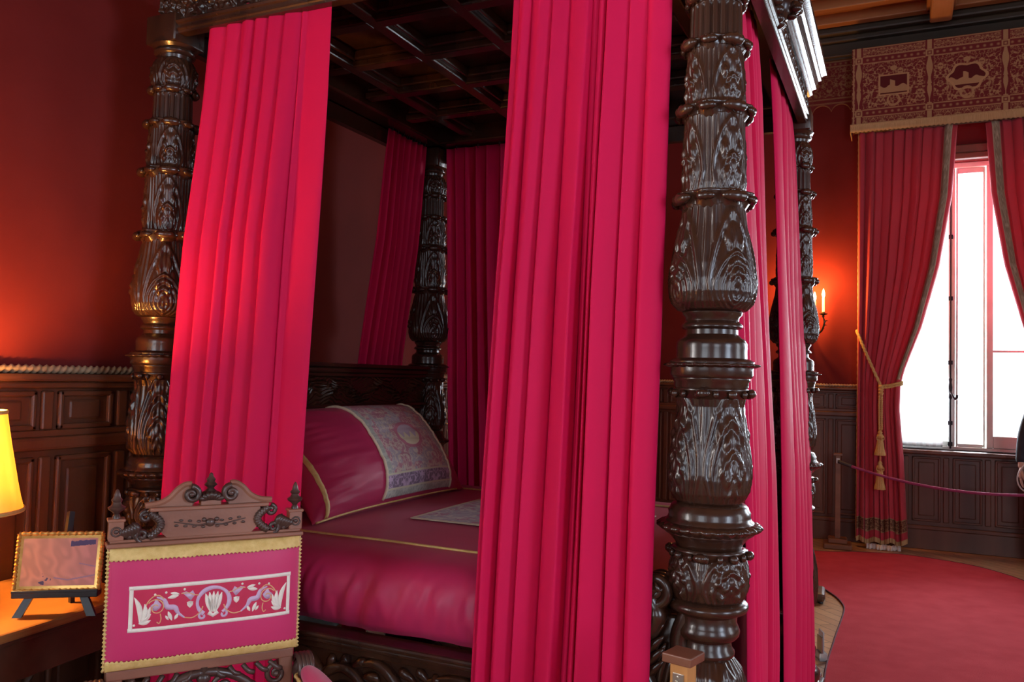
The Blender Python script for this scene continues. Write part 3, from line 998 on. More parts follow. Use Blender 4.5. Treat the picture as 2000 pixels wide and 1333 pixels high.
def hanging(name, label, axis, top, bot, off, zt, zb, creases, amp, out, seed, m, group='bed curtains', flat_from=None, nz=60, nu=420, cat='curtain', drift=.012, even=False, end_out=0.0):
    """cloth hanging along axis 0 or 1; top/bot: (start, end); off: list of (z, perpendicular coordinate); out: side of the folds"""
    u = np.linspace(0, 1, nu)
    f, lat = fold_profile(u, np.array(creases), seed, even)
    z = np.linspace(zb, zt, nz)
    oz = np.array(sorted(off))
    P = np.zeros((nz, nu, 3))
    for i, zz in enumerate(z):
        k = (zz - zb) / (zt - zb)
        a = bot[0] + (top[0] - bot[0]) * k
        b = bot[1] + (top[1] - bot[1]) * k
        ud = np.clip(u + drift * np.sin(PI * u) * np.sin(2.3 * zz + 5 * u + seed), 0, 1)
        ff = np.interp(ud, u, f)
        A = min(amp * (1.15 - .1 * k), .016 + max(0, 1 - k) * .20)
        if flat_from is not None:
            A = A * np.where(u > flat_from, np.clip(1 - (u - flat_from) / .05, .22, 1), 1)
        s = a + (b - a) * (u + lat * 1.0)
        per = np.interp(zz, oz[:, 0], oz[:, 1]) + out * (end_out * u ** 1.5 * min(1, max(0, (2.1 - zz) / 1.1)) + A * ff + .004 * np.sin(7 * u + 3.1 * zz + seed))
        P[i, :, axis] = s
        P[i, :, 1 - axis] = per
        P[i, :, 2] = zz
    o = MB().grid(P).build(name, m, angle=180, solid=.0035)
    tag(o, label, cat, group)
    hook_n = 7
    for j in range(hook_n):
        uu = (j + .5) / hook_n
        s = top[0] + (top[1] - top[0]) * uu
        p = np.interp(zt, oz[:, 0], oz[:, 1])
        c = np.zeros(3); c[axis] = s; c[1 - axis] = p; c[2] = zt + .004
        t = np.linspace(0, 2 * PI, 13)
        ring = np.zeros((13, 3)); ring[:, 1 - axis] = .009 * np.cos(t); ring[:, 2] = .012 * np.sin(t)
        MB().tube(c + ring, .0022, 6, caps=False).build('curtain_hook', MT['iron'], o, angle=180)
    return o

CU = MT['curtain']
c1 = hanging('bed_curtain', 'crimson bed curtain beside the carved headboard post, behind the chair back', 0, (-1.885, -1.325), (-1.925, -1.335),
             [(2.895, -.022), (2.5, -.03), (1.2, -.085), (.68, -.10), (.0, -.10)], 2.895, .05, [.155, .29, .40, .51, .64, .775], .072, -1, 3, CU, flat_from=.80, even=True)
c2 = hanging('bed_curtain', 'wide crimson bed curtain in front, hanging beside the nearest carved bed post', 0, (-.615, -.118), (-.672, -.138),
             [(2.895, -.022), (2.5, -.03), (1.2, -.085), (.68, -.10), (.0, -.10)], 2.895, .05, [.045, .13, .27, .385, .525, .57, .615, .757, .865], .085, -1, 11, CU)
c3 = hanging('bed_curtain', 'crimson bed curtain at the foot, just behind the nearest carved post', 1, (.20, .82), (.20, .84),
             [(2.895, -.03), (2.6, -.008), (1.97, .02), (1.2, .058), (.6, .072), (0, .075)], 2.895, .05, [.13, .27, .4, .55, .68, .8, .9], .022, 1, 5, CU)
c4 = hanging('bed_curtain', 'crimson bed curtain at the foot beside the far post, by the lit sconce', 1, (1.20, 1.90), (1.02, 1.99),
             [(2.895, -.018), (2.6, -.002), (1.97, .022), (1.2, .058), (.6, .074), (0, .080)], 2.895, .04, [.12, .26, .38, .52, .66, .8, .9], .026, 1, 8, CU, end_out=.018)
c5 = hanging('bed_curtain', 'crimson curtain on the far side of the bed beyond the pillow', 0, (-1.985, -1.0), (-1.96, -.95),
             [(2.895, 1.955), (1.5, 2.02), (.8, 2.075), (0, 2.08)], 2.895, .05, [.06, .13, .2, .27, .36, .44, .52, .61, .7, .79, .88, .95], .038, 1, 14, CU)
c6 = hanging('bed_curtain', 'narrow red curtain hanging behind the headboard top, next to the far head post', 1, (1.47, 1.87), (1.40, 1.86),
             [(2.895, -2.075), (2.3, -2.11), (1.62, -2.19), (0, -2.22)], 2.895, .10, [.14, .3, .44, .6, .74, .88], .03, -1, 21, CU)

# ------------------------------------------------------------------ bedspread, pillow
SEC = interp_pts([(.034, .692), (.012, .72), (-.002, .77), (.004, .83), (.03, .88), (.075, .912), (.15, .928), (.30, .934), (.7, .937), (1.0, .938), (1.3, .937), (1.7, .934), (1.84, .928), (1.9, .905), (1.94, .86), (1.952, .78), (1.94, .692)], 200)

def top_z(y):
    i = (SEC[:, 0] > .07) & (SEC[:, 0] < 1.9)
    return float(np.interp(y, SEC[i, 0], SEC[i, 1]))

bs = thing('bedspread', 'dusty crimson satin bedspread with gold braid lines on the bed', 'bedspread', (-1.05, .98, .69))
xs = np.linspace(-2.03, -.17, 300)
P = np.zeros((len(SEC), len(xs), 3))
for i, (y, z) in enumerate(SEC):
    front = np.clip((.935 - z) / .10, 0, 1) * (1 if y < 1 else .6)
    sgn = -1 if y < 1 else 1
    wr = (fbm(xs * 8 + 2.0 * z, z * 2.2 + 0 * xs, 3) - .5) * .050 + (fbm(xs * 21 - 5 * z, z * 4 + 40 + 0 * xs, 2) - .5) * .026
    hem = .5 + .5 * np.clip((z - .69) / .06, 0, 1)
    P[i, :, 0] = xs
    P[i, :, 1] = y + sgn * front * hem * wr
    P[i, :, 2] = z + (1 - front) * .003 * (fbm(xs * 6, y * 6 + 0 * xs, 2) - .5) + front * .012 * (fbm(xs * 5 + 9, 3 + 0 * xs, 2) - .5) * (z < .72)
m_ = MB().grid(P)
n = len(xs)
ring0 = [i * n for i in range(len(SEC))]
ring1 = [i * n + n - 1 for i in range(len(SEC))]
m_.f.append(tuple(ring0)); m_.f.append(tuple(ring1[::-1]))
m_.f.extend([(j, j + 1, (len(SEC) - 1) * n + j + 1, (len(SEC) - 1) * n + j) for j in range(n - 1)])
wpart(m_, 'cover', MT['spread'], bs, angle=60)
for (y0, nm) in ((.265, 'gold_braid'), (1.66, 'gold_braid')):
    b = MB()
    b.tube([(x, y0 + .004 * math.sin(9 * x), top_z(y0) + .003) for x in np.linspace(-2.0, -.12, 120)], .0085, 8, flat=(2, .5))
    wpart(b, nm, MT['gold'], bs, angle=180, label='thin gold braid line')
gx, gy = np.meshgrid(np.linspace(-1.385, -.50, 300), np.linspace(.69, 1.32, 220))
pat = scrollwork(gx / .5 + .2, gy / .5)
edge = np.minimum.reduce([gx + 1.385, -.50 - gx, gy - .69, 1.32 - gy])
colr = np.array((.42, .37, .42)) * (1 - pat[..., None]) + np.array((.60, .55, .50)) * pat[..., None]
bl = (fbm(gx * 30, gy * 30, 2) > .58)[..., None] & (pat[..., None] < .4)
colr = np.where(bl, np.array((.45, .22, .30)), colr)
colr = np.where((edge < .02)[..., None], np.array((.66, .58, .42)), colr)
gz = np.interp(gy, SEC[(SEC[:, 0] > .07) & (SEC[:, 0] < 1.9), 0], SEC[(SEC[:, 0] > .07) & (SEC[:, 0] < 1.9), 1]) + .006
wpart(MB().grid(np.stack([gx, gy, gz], -1)), 'embroidered_panel', MT['damask'], bs, angle=180, col=colr.reshape(-1, 3), solid=.004, label='grey lavender embroidered centre panel')

pw = thing('pillow', 'large crimson satin pillow with embroidered panel leaning on the headboard', 'pillow', (-1.62, .96, .94))
PC, PVH, PN = np.array([-1.80, .985, 1.155]), np.array([-.62, 0, .785]), np.array([.785, 0, .62])
PA, PB, PH = .63, .275, .155

def pil(u, v, side=1, lift=0.0):
    u, v = np.asarray(u, float), np.asarray(v, float)
    au, av = np.abs(u), np.abs(v)
    w = PA * u * (.95 + .05 * av ** 3) 
    hgt = PB * v * (.95 + .05 * au ** 3)
    h = PH * (np.clip(1 - au ** 3.2, 0, 1) ** .6) * (np.clip(1 - av ** 2.6, 0, 1) ** .55)
    wr = .010 * (fbm(u * 5 + 3, v * 9 + 8, 2) - .5) * (h / PH) + .012 * (fbm(u * 4, v * 16 + 3, 2) - .5) * np.clip((au - .45) / .3, 0, 1) * np.clip((1 - au) / .15, 0, 1)
    d = side * (h + wr + lift)
    return PC + w[..., None] * np.array([0, 1, 0]) + hgt[..., None] * PVH + d[..., None] * PN
U, V = np.meshgrid(np.sin(np.linspace(-PI / 2, PI / 2, 120)), np.sin(np.linspace(-PI / 2, PI / 2, 90)))
mb = MB().grid(pil(U, V, 1)).grid(pil(U, V, -1))
wpart(mb, 'pillow_case', MT['spread'], pw, angle=180)
U, V = np.meshgrid(np.linspace(-.27, .70, 320), np.linspace(-.965, .985, 320))
a_, b_ = (U + .27) / .97, (V + .965) / 1.95
pt = scrollwork(a_ * 2.2 + .4, b_ * 2)
ground = np.array((.52, .25, .30)) + 0 * U[..., None]
ground = np.where((fbm(a_ * 12, b_ * 12 + 30, 2) > .53)[..., None], np.array((.46, .40, .44)), ground)
colr = ground * (1 - pt[..., None] * .85) + np.array((.70, .62, .50)) * pt[..., None] * .85
med = np.hypot((a_ - .52) / .15, (b_ - .50) / .11)
colr = np.where((np.abs(med - 1.15) < .14)[..., None], np.array((.56, .22, .28)), colr)
colr = np.where((med < 1)[..., None], np.where((b_ < .50 + .03 * np.sin(a_ * 70))[..., None], np.array((.72, .66, .46)), np.array((.52, .44, .50))), colr)
brd = np.minimum.reduce([a_, 1 - a_, b_ * .6])
colr = np.where((brd < .075)[..., None], np.array((.50, .50, .44)) * (.85 + .3 * pt[..., None]), colr)
colr = np.where(((b_ > .05) & (b_ < .145))[..., None], np.array((.36, .26, .36)) * (.7 + 1.0 * pt[..., None]), colr)
colr = np.where(((np.abs(b_ - .15) < .008) | (np.abs(b_ - .045) < .006))[..., None], np.array((.66, .62, .46)), colr)
wpart(MB().grid(pil(U, V, 1, .004)), 'embroidered_panel', MT['damask'], pw, angle=180, col=colr.reshape(-1, 3), solid=.003, label='faded pink and grey embroidered panel with a medallion')
vv = np.linspace(-.97, .985, 70)
for uu in (-.27, .70): wpart(MB().tube(pil(0 * vv + uu, vv, 1, .006), .007, 8), 'panel_cord', MT['cream'], pw, angle=180)
b = MB()
vv = np.linspace(-.985, .2, 50)
b.grid(np.stack([pil(0 * vv - .88 + du - .05 * (vv + 1), vv, 1, .004) for du in (-.016, 0, .016)]))
wpart(b, 'gold_tape', MT['gold'], pw, angle=180, solid=.003)
uu = np.linspace(-.97, .86, 90)
wpart(MB().tube(pil(uu, 0 * uu - .995, 1, .002), .005, 6), 'gold_piping', MT['gold'], pw, angle=180)

# ------------------------------------------------------------------ carved armchair
CH_RZ = math.atan2(.807, .59)
ch = thing('armchair', 'carved walnut armchair with crimson embroidered back, its crest before the bed', 'chair', (-1.195, -.632, 0), CH_RZ)
CW, CD = MT['chairwood'], MT['chairdark']
# local: x to the right along the back, -y towards the sitter's front, z up
YB = .0
def ybk(z): return .03 * (z - .45)      # the back leans slightly

# rear stiles / legs
for s in (-1, 1):
    m = MB()
    m.box((s * .216 - .02, -.004, .44), (s * .216 + .02, .035, 1.088), .006)
    m.box((s * .216 - .022, -.006, .0), (s * .216 + .022, .037, .44), .006)
    m.build('back_post', CW, ch, smooth=False)
    f = MB().lathe([(.022, 0), (.026, .03), (.03, .06), (.02, .08), (.027, .10), (.024, .24), (.03, .26), (.03, .29), (.022, .30), (.024, .44)], 24, at=(s * .25, -.47, 0))
    f.build('leg', CW, ch)
    # arm with upholstered pad and carved supports
    a = MB()
    q = interp_pts([(s * .262, -.01, .715), (s * .268, -.14, .70), (s * .275, -.30, .685), (s * .28, -.42, .675), (s * .28, -.47, .66), (s * .28, -.455, .635)], 40)
    a.tube(q, .024, 12)
    arm = a.build('arm', CD, ch, angle=180)
    kn = MB()
    for k in range(4):
        x = s * .262 + (k - 1.5) * .011
        kn.tube(interp_pts([(x, .03, .735), (x, .0, .758), (x, -.035, .752), (x, -.05, .72), (x, -.04, .65)], 16), .0075, 8)
    kn.ball((s * .262, -.005, .715), (.028, .035, .035), 16, 10)
    kn.tube(interp_pts([(s * .262, -.03, .70), (s * .262, -.03, .62), (s * .258, -.02, .52), (s * .25, -.01, .46)], 16), [.022] * 8 + [.016] * 8, 10)
    kn.build('carved_scroll', CD, arm, angle=180)
    pd = MB()
    t = np.linspace(0, 1, 30)
    q = np.stack([s * (.262 + .016 * t), -.055 - .33 * t, .728 - .03 * t], 1)
    pd.tube(q, .034 * np.sin(PI * np.clip(t * .93 + .035, 0, 1)) ** .28, 18, flat=(2, .85))
    pd.build('arm_pad', MT['chaircloth'], arm, angle=180)
    tr = MB()
    for e in (-1, 1):
        q2 = q + np.array([e * .030, 0, -.012])
        tr.tube(q2, .005 * (1 + .35 * np.cos(np.arange(30) * 2.6)), 6)
    q3 = np.array([(s * .262 + .03 * math.cos(k), -.052 + .018 * math.sin(k), .716) for k in np.linspace(0, PI, 12)])
    tr.tube(q3, .005, 6)
    tr.build('arm_braid', MT['gold'], arm, angle=180)
    sp = MB().lathe([(.018, .44), (.025, .47), (.016, .50), (.024, .56), (.018, .62), (.02, .665)], 20, at=(s * .275, -.43, 0))
    sp.build('arm_support', CW, arm)
# seat
st = MB()
gu, gv = np.meshgrid(np.linspace(-1, 1, 40), np.linspace(-1, 1, 40))
dome = .45 + .06 * np.clip(1 - np.abs(gu) ** 4, 0, 1) ** .5 * np.clip(1 - np.abs(gv) ** 4, 0, 1) ** .5
st.grid(np.stack([gu * (.262 + .0 * gv), -.245 + gv * .235, dome], -1))
st.box((-.262, -.48, .425), (.262, -.01, .452), .008)
st.build('seat_cushion', MT['chaircloth'], ch, angle=60)
ap = MB().box((-.265, -.485, .36), (.265, -.462, .428), .006).box((-.265, -.03, .36), (.265, .0, .428), .006)
for s in (-1, 1): ap.box((s * .265 - .012, -.485, .36), (s * .265 + .012, -.005, .428), .005)
ap.build('seat_frame', CW, ch, smooth=False)
stg = MB().box((-.24, .0, .14), (.24, .025, .18), .005)
for s in (-1, 1): stg.box((s * .245 - .012, -.46, .15), (s * .245 + .012, .01, .175), .004)
stg.build('stretcher', CW, ch, smooth=False)

# upholstered back panel: bulging silk inside gold braid
def pan(a, b, lift=0.0):
    """a in -1..1 across, b in 0..1 upwards"""
    a, b = np.asarray(a, float), np.asarray(b, float)
    z = .785 + .305 * b
    h = .035 * (np.clip(1 - np.abs(a) ** 4, 0, 1) ** .5) * (np.clip(1 - np.abs(2 * b - 1) ** 4, 0, 1) ** .5)
    return np.stack([a * .24, -.012 - h - lift + 0 * z, z], -1)
A, Bq = np.meshgrid(np.sin(np.linspace(-PI / 2, PI / 2, 90)), .5 + .5 * np.sin(np.linspace(-PI / 2, PI / 2, 70)))
pm = MB().grid(pan(A, Bq))
pm.box((-.238, -.014, .785), (.238, .02, 1.09), .004)
panel = pm.build('back_cushion', MT['chaircloth'], ch, angle=60)
def braid(b0, b1):
    bd = MB()
    aa, bb = np.meshgrid(np.linspace(-.995, .995, 140), np.linspace(b0, b1, 8))
    zig = .006 * np.sign(np.sin(aa * 140))
    inner = (bb == (b0 if b0 > .5 else b1))
    bb = bb + np.where(inner, (-zig if b0 > .5 else zig), 0)
    q = pan(aa, bb, .004)
    q[..., 1] = np.minimum(q[..., 1], -.018)
    bd.grid(q)
    bd.build('gold_braid', MT['gold'], panel, angle=180, solid=.003)
braid(.905, 1.0); braid(.0, .085)
for s in (-1, 1):
    t = np.linspace(.0, 1, 90)
    eb = MB()
    q = np.stack([np.full(90, s * .2405), -.010 - .004 * np.cos(np.arange(90) * 2.1), .787 + .301 * t], 1)
    eb.tube(q, .0048 * (1 + .5 * np.cos(np.arange(90) * 2.1)), 6)
    eb.build('edge_gimp', MT['gold'], panel, angle=180)

# embroidery: raised work on the cushion. plane coordinates in metres about the middle of the band
EX, EZ = .010, .940
def emb(x, z, lift):
    a = np.clip((x + EX) / .24, -.99, .99)
    b = np.clip((z + EZ - .785) / .305, 0, 1)
    return pan(a, b, lift)
def patch(mb, poly, lift=.0020, base=.0005):
    mb.prism([tuple(p) for p in poly], lambda x, z: emb(x, z, lift), lambda x, z: emb(x, z, base))
def strip(mb, pts, w, lift=.0020, m=None):
    pts = np.asarray(pts, float)
    w = np.full(len(pts), w) if np.isscalar(w) else np.asarray(w)
    T = np.gradient(pts, axis=0); T /= np.linalg.norm(T, axis=1)[:, None] + 1e-9
    N = np.stack([-T[:, 1], T[:, 0]], 1)
    L, R_ = pts + N * w[:, None] / 2, pts - N * w[:, None] / 2
    top = np.stack([[emb(*p, lift) for p in L], [emb(*p, lift) for p in R_]])
    bot = np.stack([[emb(*p, .0) for p in L], [emb(*p, .0) for p in R_]])
    mb.grid(np.stack([bot[0], top[0], top[1], bot[1]]), cv=True)
def leaf(mb, p, q, w, bend=0.0, lift=.0022):
    p, q = np.array(p, float), np.array(q, float)
    t = np.linspace(0, 1, 12)[:, None]
    d = q - p; nrm = np.array([-d[1], d[0]])
    c = p + d * t + nrm * bend * np.sin(PI * t)
    ww = w * np.sin(PI * np.clip(t[:, 0], .02, .98)) ** .8
    strip(mb, c, ww, lift)
HW, HH = .1965, .0525
gp = MB()
aa, bb = np.meshgrid(np.linspace(-HW, HW, 60), np.linspace(-HH, HH, 16))
gp.grid(np.array([[emb(x, z, .0012) for x, z in zip(r1, r2)] for r1, r2 in zip(aa, bb)]))
gp.build('embroidery_ground', MT['red_patch'], panel, angle=180, solid=.001)
wb_ = MB()
for z in (-HH, HH): strip(wb_, np.stack([np.linspace(-HW - .006, HW + .006, 60), np.full(60, z)], 1), .0095)
for x in (-HW, HW): strip(wb_, np.stack([np.full(16, x), np.linspace(-HH, HH, 16)], 1), .0095)
wb_.build('embroidery_border', MT['white_thread'], panel, angle=180)
wt, lv = MB(), MB()
# shell
for k in range(-2, 3):
    a = k * .30
    leaf(wt, (.0 + .003 * k, -.026), (.022 * math.sin(a) + .004 * k, .023 * math.cos(a) + .005), .0125, 0)
strip(wt, [(-.012, -.026), (0, -.034), (.012, -.026)], .010)
wt.build('embroidered_shell', MT['white_thread'], panel, angle=180)
th = np.linspace(rad(235), rad(-55), 44)
strip(lv, np.stack([.040 * np.cos(th), .036 * np.sin(th) + .002], 1), .0095 + .002 * np.cos(3 * th))
lv.build('embroidered_arch', MT['lav_thread'], panel, angle=180)
for s in (-1, 1):
    wt, lv, tn, ly = MB(), MB(), MB(), MB()
    M_ = lambda pts: [(s * x, z) for x, z in pts]
    strip(lv, M_(spiral((.026, -.033), .010, .003, 1.2, -.8, 14)), .006)
    patch(lv, M_([(.046, .024), (.056, .010), (.064, .018), (.078, .032), (.068, .034), (.060, .030), (.052, .036)])[::s])
    leaf(wt, M_([(.058, -.008)])[0], M_([(.066, .006)])[0], .009, .5 * s)
    leaf(wt, M_([(.058, -.008)])[0], M_([(.050, .006)])[0], .008, -.5 * s)
    leaf(wt, M_([(.086, .026)])[0], M_([(.112, .022)])[0], .010)
    leaf(wt, M_([(.084, .029)])[0], M_([(.106, .034)])[0], .008)
    q = interp_pts(M_([(.138, .026), (.120, .018), (.112, .000), (.094, -.004), (.086, -.018), (.070, -.032)]), 30)
    strip(lv, q, .0035 + .010 * np.sin(np.linspace(.1, PI - .05, 30)) ** 1.5)
    leaf(wt, M_([(.100, -.036)])[0], M_([(.110, -.012)])[0], .009)
    leaf(wt, M_([(.094, -.034)])[0], M_([(.086, -.020)])[0], .008)
    leaf(wt, M_([(.108, -.034)])[0], M_([(.116, -.022)])[0], .006)
    strip(tn, M_(interp_pts([(.166, -.01), (.160, .012), (.146, .028), (.132, .030), (.12, .02)], 24)), .0028)
    strip(tn, M_(spiral((.138, .0), .022, .005, .6, 1.3, 40)), .0026)
    strip(tn, M_(interp_pts([(.128, -.016), (.126, -.03), (.130, -.04), (.136, -.036)], 14)), .0026)
    strip(tn, M_(interp_pts([(.070, -.032), (.05, -.034), (.032, -.022), (.026, -.008)], 20)), .0028)
    strip(tn, M_(interp_pts([(.080, .03), (.062, .03), (.048, .024), (.036, .022)], 16)), .0026)
    patch(lv, M_([(.126, .006), (.134, .016), (.140, .022), (.144, .012), (.152, .006), (.146, -.006), (.138, -.008), (.130, -.002)])[::s])
    for (p, q_, w_) in (((.176, -.036), (.190, .030), .013), ((.172, -.034), (.165, .012), .012), ((.174, -.034), (.152, .004), .011), ((.178, -.036), (.150, -.030), .010), ((.176, -.034), (.150, -.014), .009)):
        leaf(ly, M_([p])[0], M_([q_])[0], w_, .1 * s)
    for p in ((.142, .033), (.116, .036), (.188, -.040), (.072, .040)):
        k = np.linspace(0, 2 * PI, 9)[:-1]
        dt = MB()
        patch(dt, np.stack([s * p[0] + .0032 * np.cos(k), p[1] + .0032 * np.sin(k)], 1))
        dt.build('embroidered_dot', MT['white_thread'], panel, angle=180)
    wt.build('embroidered_leaves', MT['white_thread'], panel, angle=180)
    ly.build('embroidered_lily', MT['white_thread'], panel, angle=180)
    lv.build('embroidered_scroll', MT['lav_thread'], panel, angle=180)
    tn.build('embroidered_stems', MT['tan_thread'], panel, angle=180)

# crest
def board(mb, poly, y0, y1):
    mb.prism(poly, lambda x, z: np.array([x, y0, z]), lambda x, z: np.array([x, y1, z]))
cr = MB()
Z0 = 1.09
cr.box((-.248, -.022, Z0), (.248, .032, Z0 + .012), .004)
cr.box((-.24, -.016, Z0 + .012), (.24, .028, Z0 + .02), .003)
right = [(.105, .0), (.118, .012), (.128, .030), (.130, .052), (.128, .074)]
body = [(-x, Z0 + .018 + z) for x, z in right[::-1]]
body = [(x, Z0 + .018 + z) for x, z in right] + [(-x, Z0 + .018 + z) for x, z in right[::-1]]
board(cr, body, -.014, .022)
cr.box((-.150, -.026, Z0 + .088), (.150, .03, Z0 + .098), .003)
crest = cr.build('crest_rail', CW, ch, smooth=False)
for s in (-1, 1):
    # swan-neck pediment half
    pm_ = MB()
    top = interp_pts([(.160, .099), (.128, .103), (.102, .116), (.080, .139), (.058, .150), (.036, .142), (.030, .122)], 30)
    poly = [(s * x, Z0 + z) for x, z in top] + [(s * .050, Z0 + .112), (s * .046, Z0 + .098)]
    board(pm_, poly[::s], -.010, .02)
    q = np.stack([s * top[:22, 0], np.full(22, -.004), Z0 + top[:22, 1] + .003], 1)
    pm_.tube(q, .0085, 8)
    po = pm_.build('swan_neck', CW, crest, angle=40)
    sc = MB()
    sp = spiral((s * .050, Z0 + .128), .021, .005, PI / 2, -s * 1.3, 36) if False else spiral((s * .050, Z0 + .128), .021, .005, PI / 2, s * 1.3, 36)
    for yy in (-.022, -.012): sc.tube(np.stack([sp[:, 0], np.full(36, yy), sp[:, 1]], 1), np.linspace(.0075, .005, 36), 8)
    sc.ball((s * .050, -.02, Z0 + .128), .008, 12, 8)
    sc.build('scroll_volute', CD, po, angle=180)
    # C-scroll at the side of the body and acanthus to the corner block
    cs = MB()
    t = np.linspace(0, 1, 40)
    ang = PI / 2 + s * (.15 + 1.0 * PI * t) if s < 0 else PI / 2 - (.15 + 1.0 * PI * t)
    # bulges towards the body, opens outwards
    cpx = s * (.150 - .028 * np.sin(PI * t)); cpz = Z0 + .085 - .062 * t
    for yy, rr_ in ((-.016, .010), (-.002, .011)):
        cs.tube(np.stack([cpx, np.full(40, yy), cpz], 1), rr_ * (1 + .12 * np.cos(np.arange(40) * 1.9)), 10)
    v1 = spiral((s * .158, Z0 + .076), .014, .004, PI / 2, s * -1.2, 24)
    cs.tube(np.stack([v1[:, 0], np.full(24, -.012), v1[:, 1]], 1), .006, 8)
    v2 = spiral((s * .166, Z0 + .028), .016, .004, -PI / 2, s * 1.2, 24)
    cs.tube(np.stack([v2[:, 0], np.full(24, -.012), v2[:, 1]], 1), .006, 8)
    for k in range(6):
        x0_, z0_ = s * (.172 + .005 * k), Z0 + .022
        q = interp_pts([(x0_, -.005, z0_), (x0_ + s * (.006 + .002 * k), -.014, z0_ + .028 - .002 * k), (x0_ + s * .018, -.010, z0_ + .040 - .004 * k)], 10)
        cs.tube(q, .008 * np.sin(np.linspace(.4, PI - .1, 10)) + .001, 8)
        cs.ball((s * (.182 + .004 * k), -.006, Z0 + .026 + .004 * (k % 3)), (.008, .010, .009), 10, 8)
    cs.build('carved_leaf', CD, crest, angle=180)
    # corner block with rosette and finial
    bk = MB().box((s * .226 - .018, -.018, Z0 + .018), (s * .226 + .018, .018, Z0 + .068), .003).box((s * .226 - .021, -.021, Z0 + .066), (s * .226 + .021, .021, Z0 + .074), .003)
    bko = bk.build('corner_block', CW, crest, smooth=False)
    rs_ = MB()
    k = np.linspace(0, 2 * PI, 20)
    rs_.tube(np.stack([s * .226 + .011 * np.cos(k), np.full(20, -.019), Z0 + .042 + .011 * np.sin(k)], 1), .0025, 6, caps=False)
    rs_.ball((s * .226, -.018, Z0 + .042), (.006, .004, .006), 10, 8)
    rs_.build('rosette', CD, bko, angle=180)
    fn_ = MB().lathe([(.010, 0), (.009, .008), (.006, .012), (.010, .018), (.019, .024), (.021, .030), (.012, .036), (.010, .042), (.014, .048), (.009, .054), (.0075, .062), (.004, .072), (.0005, .076)], 24, at=(s * .226, 0, Z0 + .072))
    fn_.build('finial', CD, crest, angle=50)
ct = MB().box((-.026, -.016, Z0 + .096), (.026, .022, Z0 + .112), .003)
cto = ct.build('finial_pedestal', CW, crest, smooth=False)
cl = MB()
for k in range(-3, 4):
    q = interp_pts([(.004 * k, -.016, Z0 + .112), (.009 * k, -.020, Z0 + .126 - .001 * k * k), (.010 * k, -.014, Z0 + .134 - .0016 * k * k)], 8)
    cl.tube(q, .007 * np.sin(np.linspace(.5, PI - .2, 8)), 8)
cl.ball((0, 0, Z0 + .122), (.028, .02, .014), 14, 8)
cl.build('carved_leaf', CD, crest, angle=180)
fn_ = MB().lathe([(.012, 0), (.014, .006), (.008, .012), (.010, .016), (.017, .022), (.010, .03), (.012, .036), (.006, .044), (.005, .05), (.0005, .054)], 24, at=(0, 0, Z0 + .128))
fn_.build('finial', CD, crest, angle=50)
# carved spray on the crest
cs = MB()
cs.ball((0, -.016, Z0 + .052), (.012, .006, .011), 12, 8)
for s in (-1, 1):
    q = interp_pts([(0, -.0155, Z0 + .05), (s * .03, -.0155, Z0 + .046), (s * .06, -.0155, Z0 + .052), (s * .09, -.0155, Z0 + .058)], 20)
    cs.tube(q, np.linspace(.0028, .0012, 20), 6)
    for k in range(7):
        x = s * (.018 + .011 * k); zz = Z0 + .048 + .0012 * k
        up = 1 if k % 2 else -1
        cs.ball((x, -.0155, zz + up * .007), (.0055, .0025, .0035), 8, 6)
    cs.ball((s * .016, -.016, Z0 + .060), (.006, .004, .006), 8, 6)
cs.build('carved_spray', CD, crest, angle=180)
# pierced frieze under the cushion
MB().box((-.235, -.008, .47), (.235, .026, .50), .004).build('bottom_rail', CW, ch, smooth=False)
pf = MB().box((-.235, -.008, .755), (.235, .026, .782), .004)
pfo = pf.build('lower_rail', CW, ch, smooth=False)
tr = MB()
for s in (-1, 1):
    arch = np.array([(s * (.0 + .16 * math.cos(a)), .0, .60 + .145 * math.sin(a)) for a in np.linspace(0, PI / 2, 26)])
    tr.tube(arch, .012, 8)
    arch2 = arch * np.array([1.18, 1, 1]) + np.array([0, 0, -.008])
    tr.tube(arch2, .006, 8)
    for (cx, cz, r_, d_) in ((.05, .70, .03, 1), (.105, .655, .028, -1), (.19, .715, .028, 1), (.20, .64, .025, -1), (.06, .62, .035, 1), (.12, .56, .03, -1), (.045, .54, .028, 1)):
        sp = spiral((s * cx, cz), r_, .006, PI / 2, s * d_ * 1.4, 30)
        tr.tube(np.stack([sp[:, 0], np.full(30, -.002), sp[:, 1]], 1), np.linspace(.008, .005, 30), 8)
        tr.ball((s * cx, -.004, cz), .009, 10, 8)
    for k in range(5):
        q = interp_pts([(s * (.03 + .035 * k), .0, .752), (s * (.04 + .037 * k), -.008, .735), (s * (.055 + .037 * k), -.004, .728)], 8)
        tr.tube(q, .007, 8)
tr.tube([(0, 0, .5), (0, 0, .76)], .012, 10)
for k in range(5): tr.ball((0, -.004, .55 + .045 * k), (.018, .012, .016), 12, 8)
tr.build('pierced_carving', CD, pfo, angle=180)

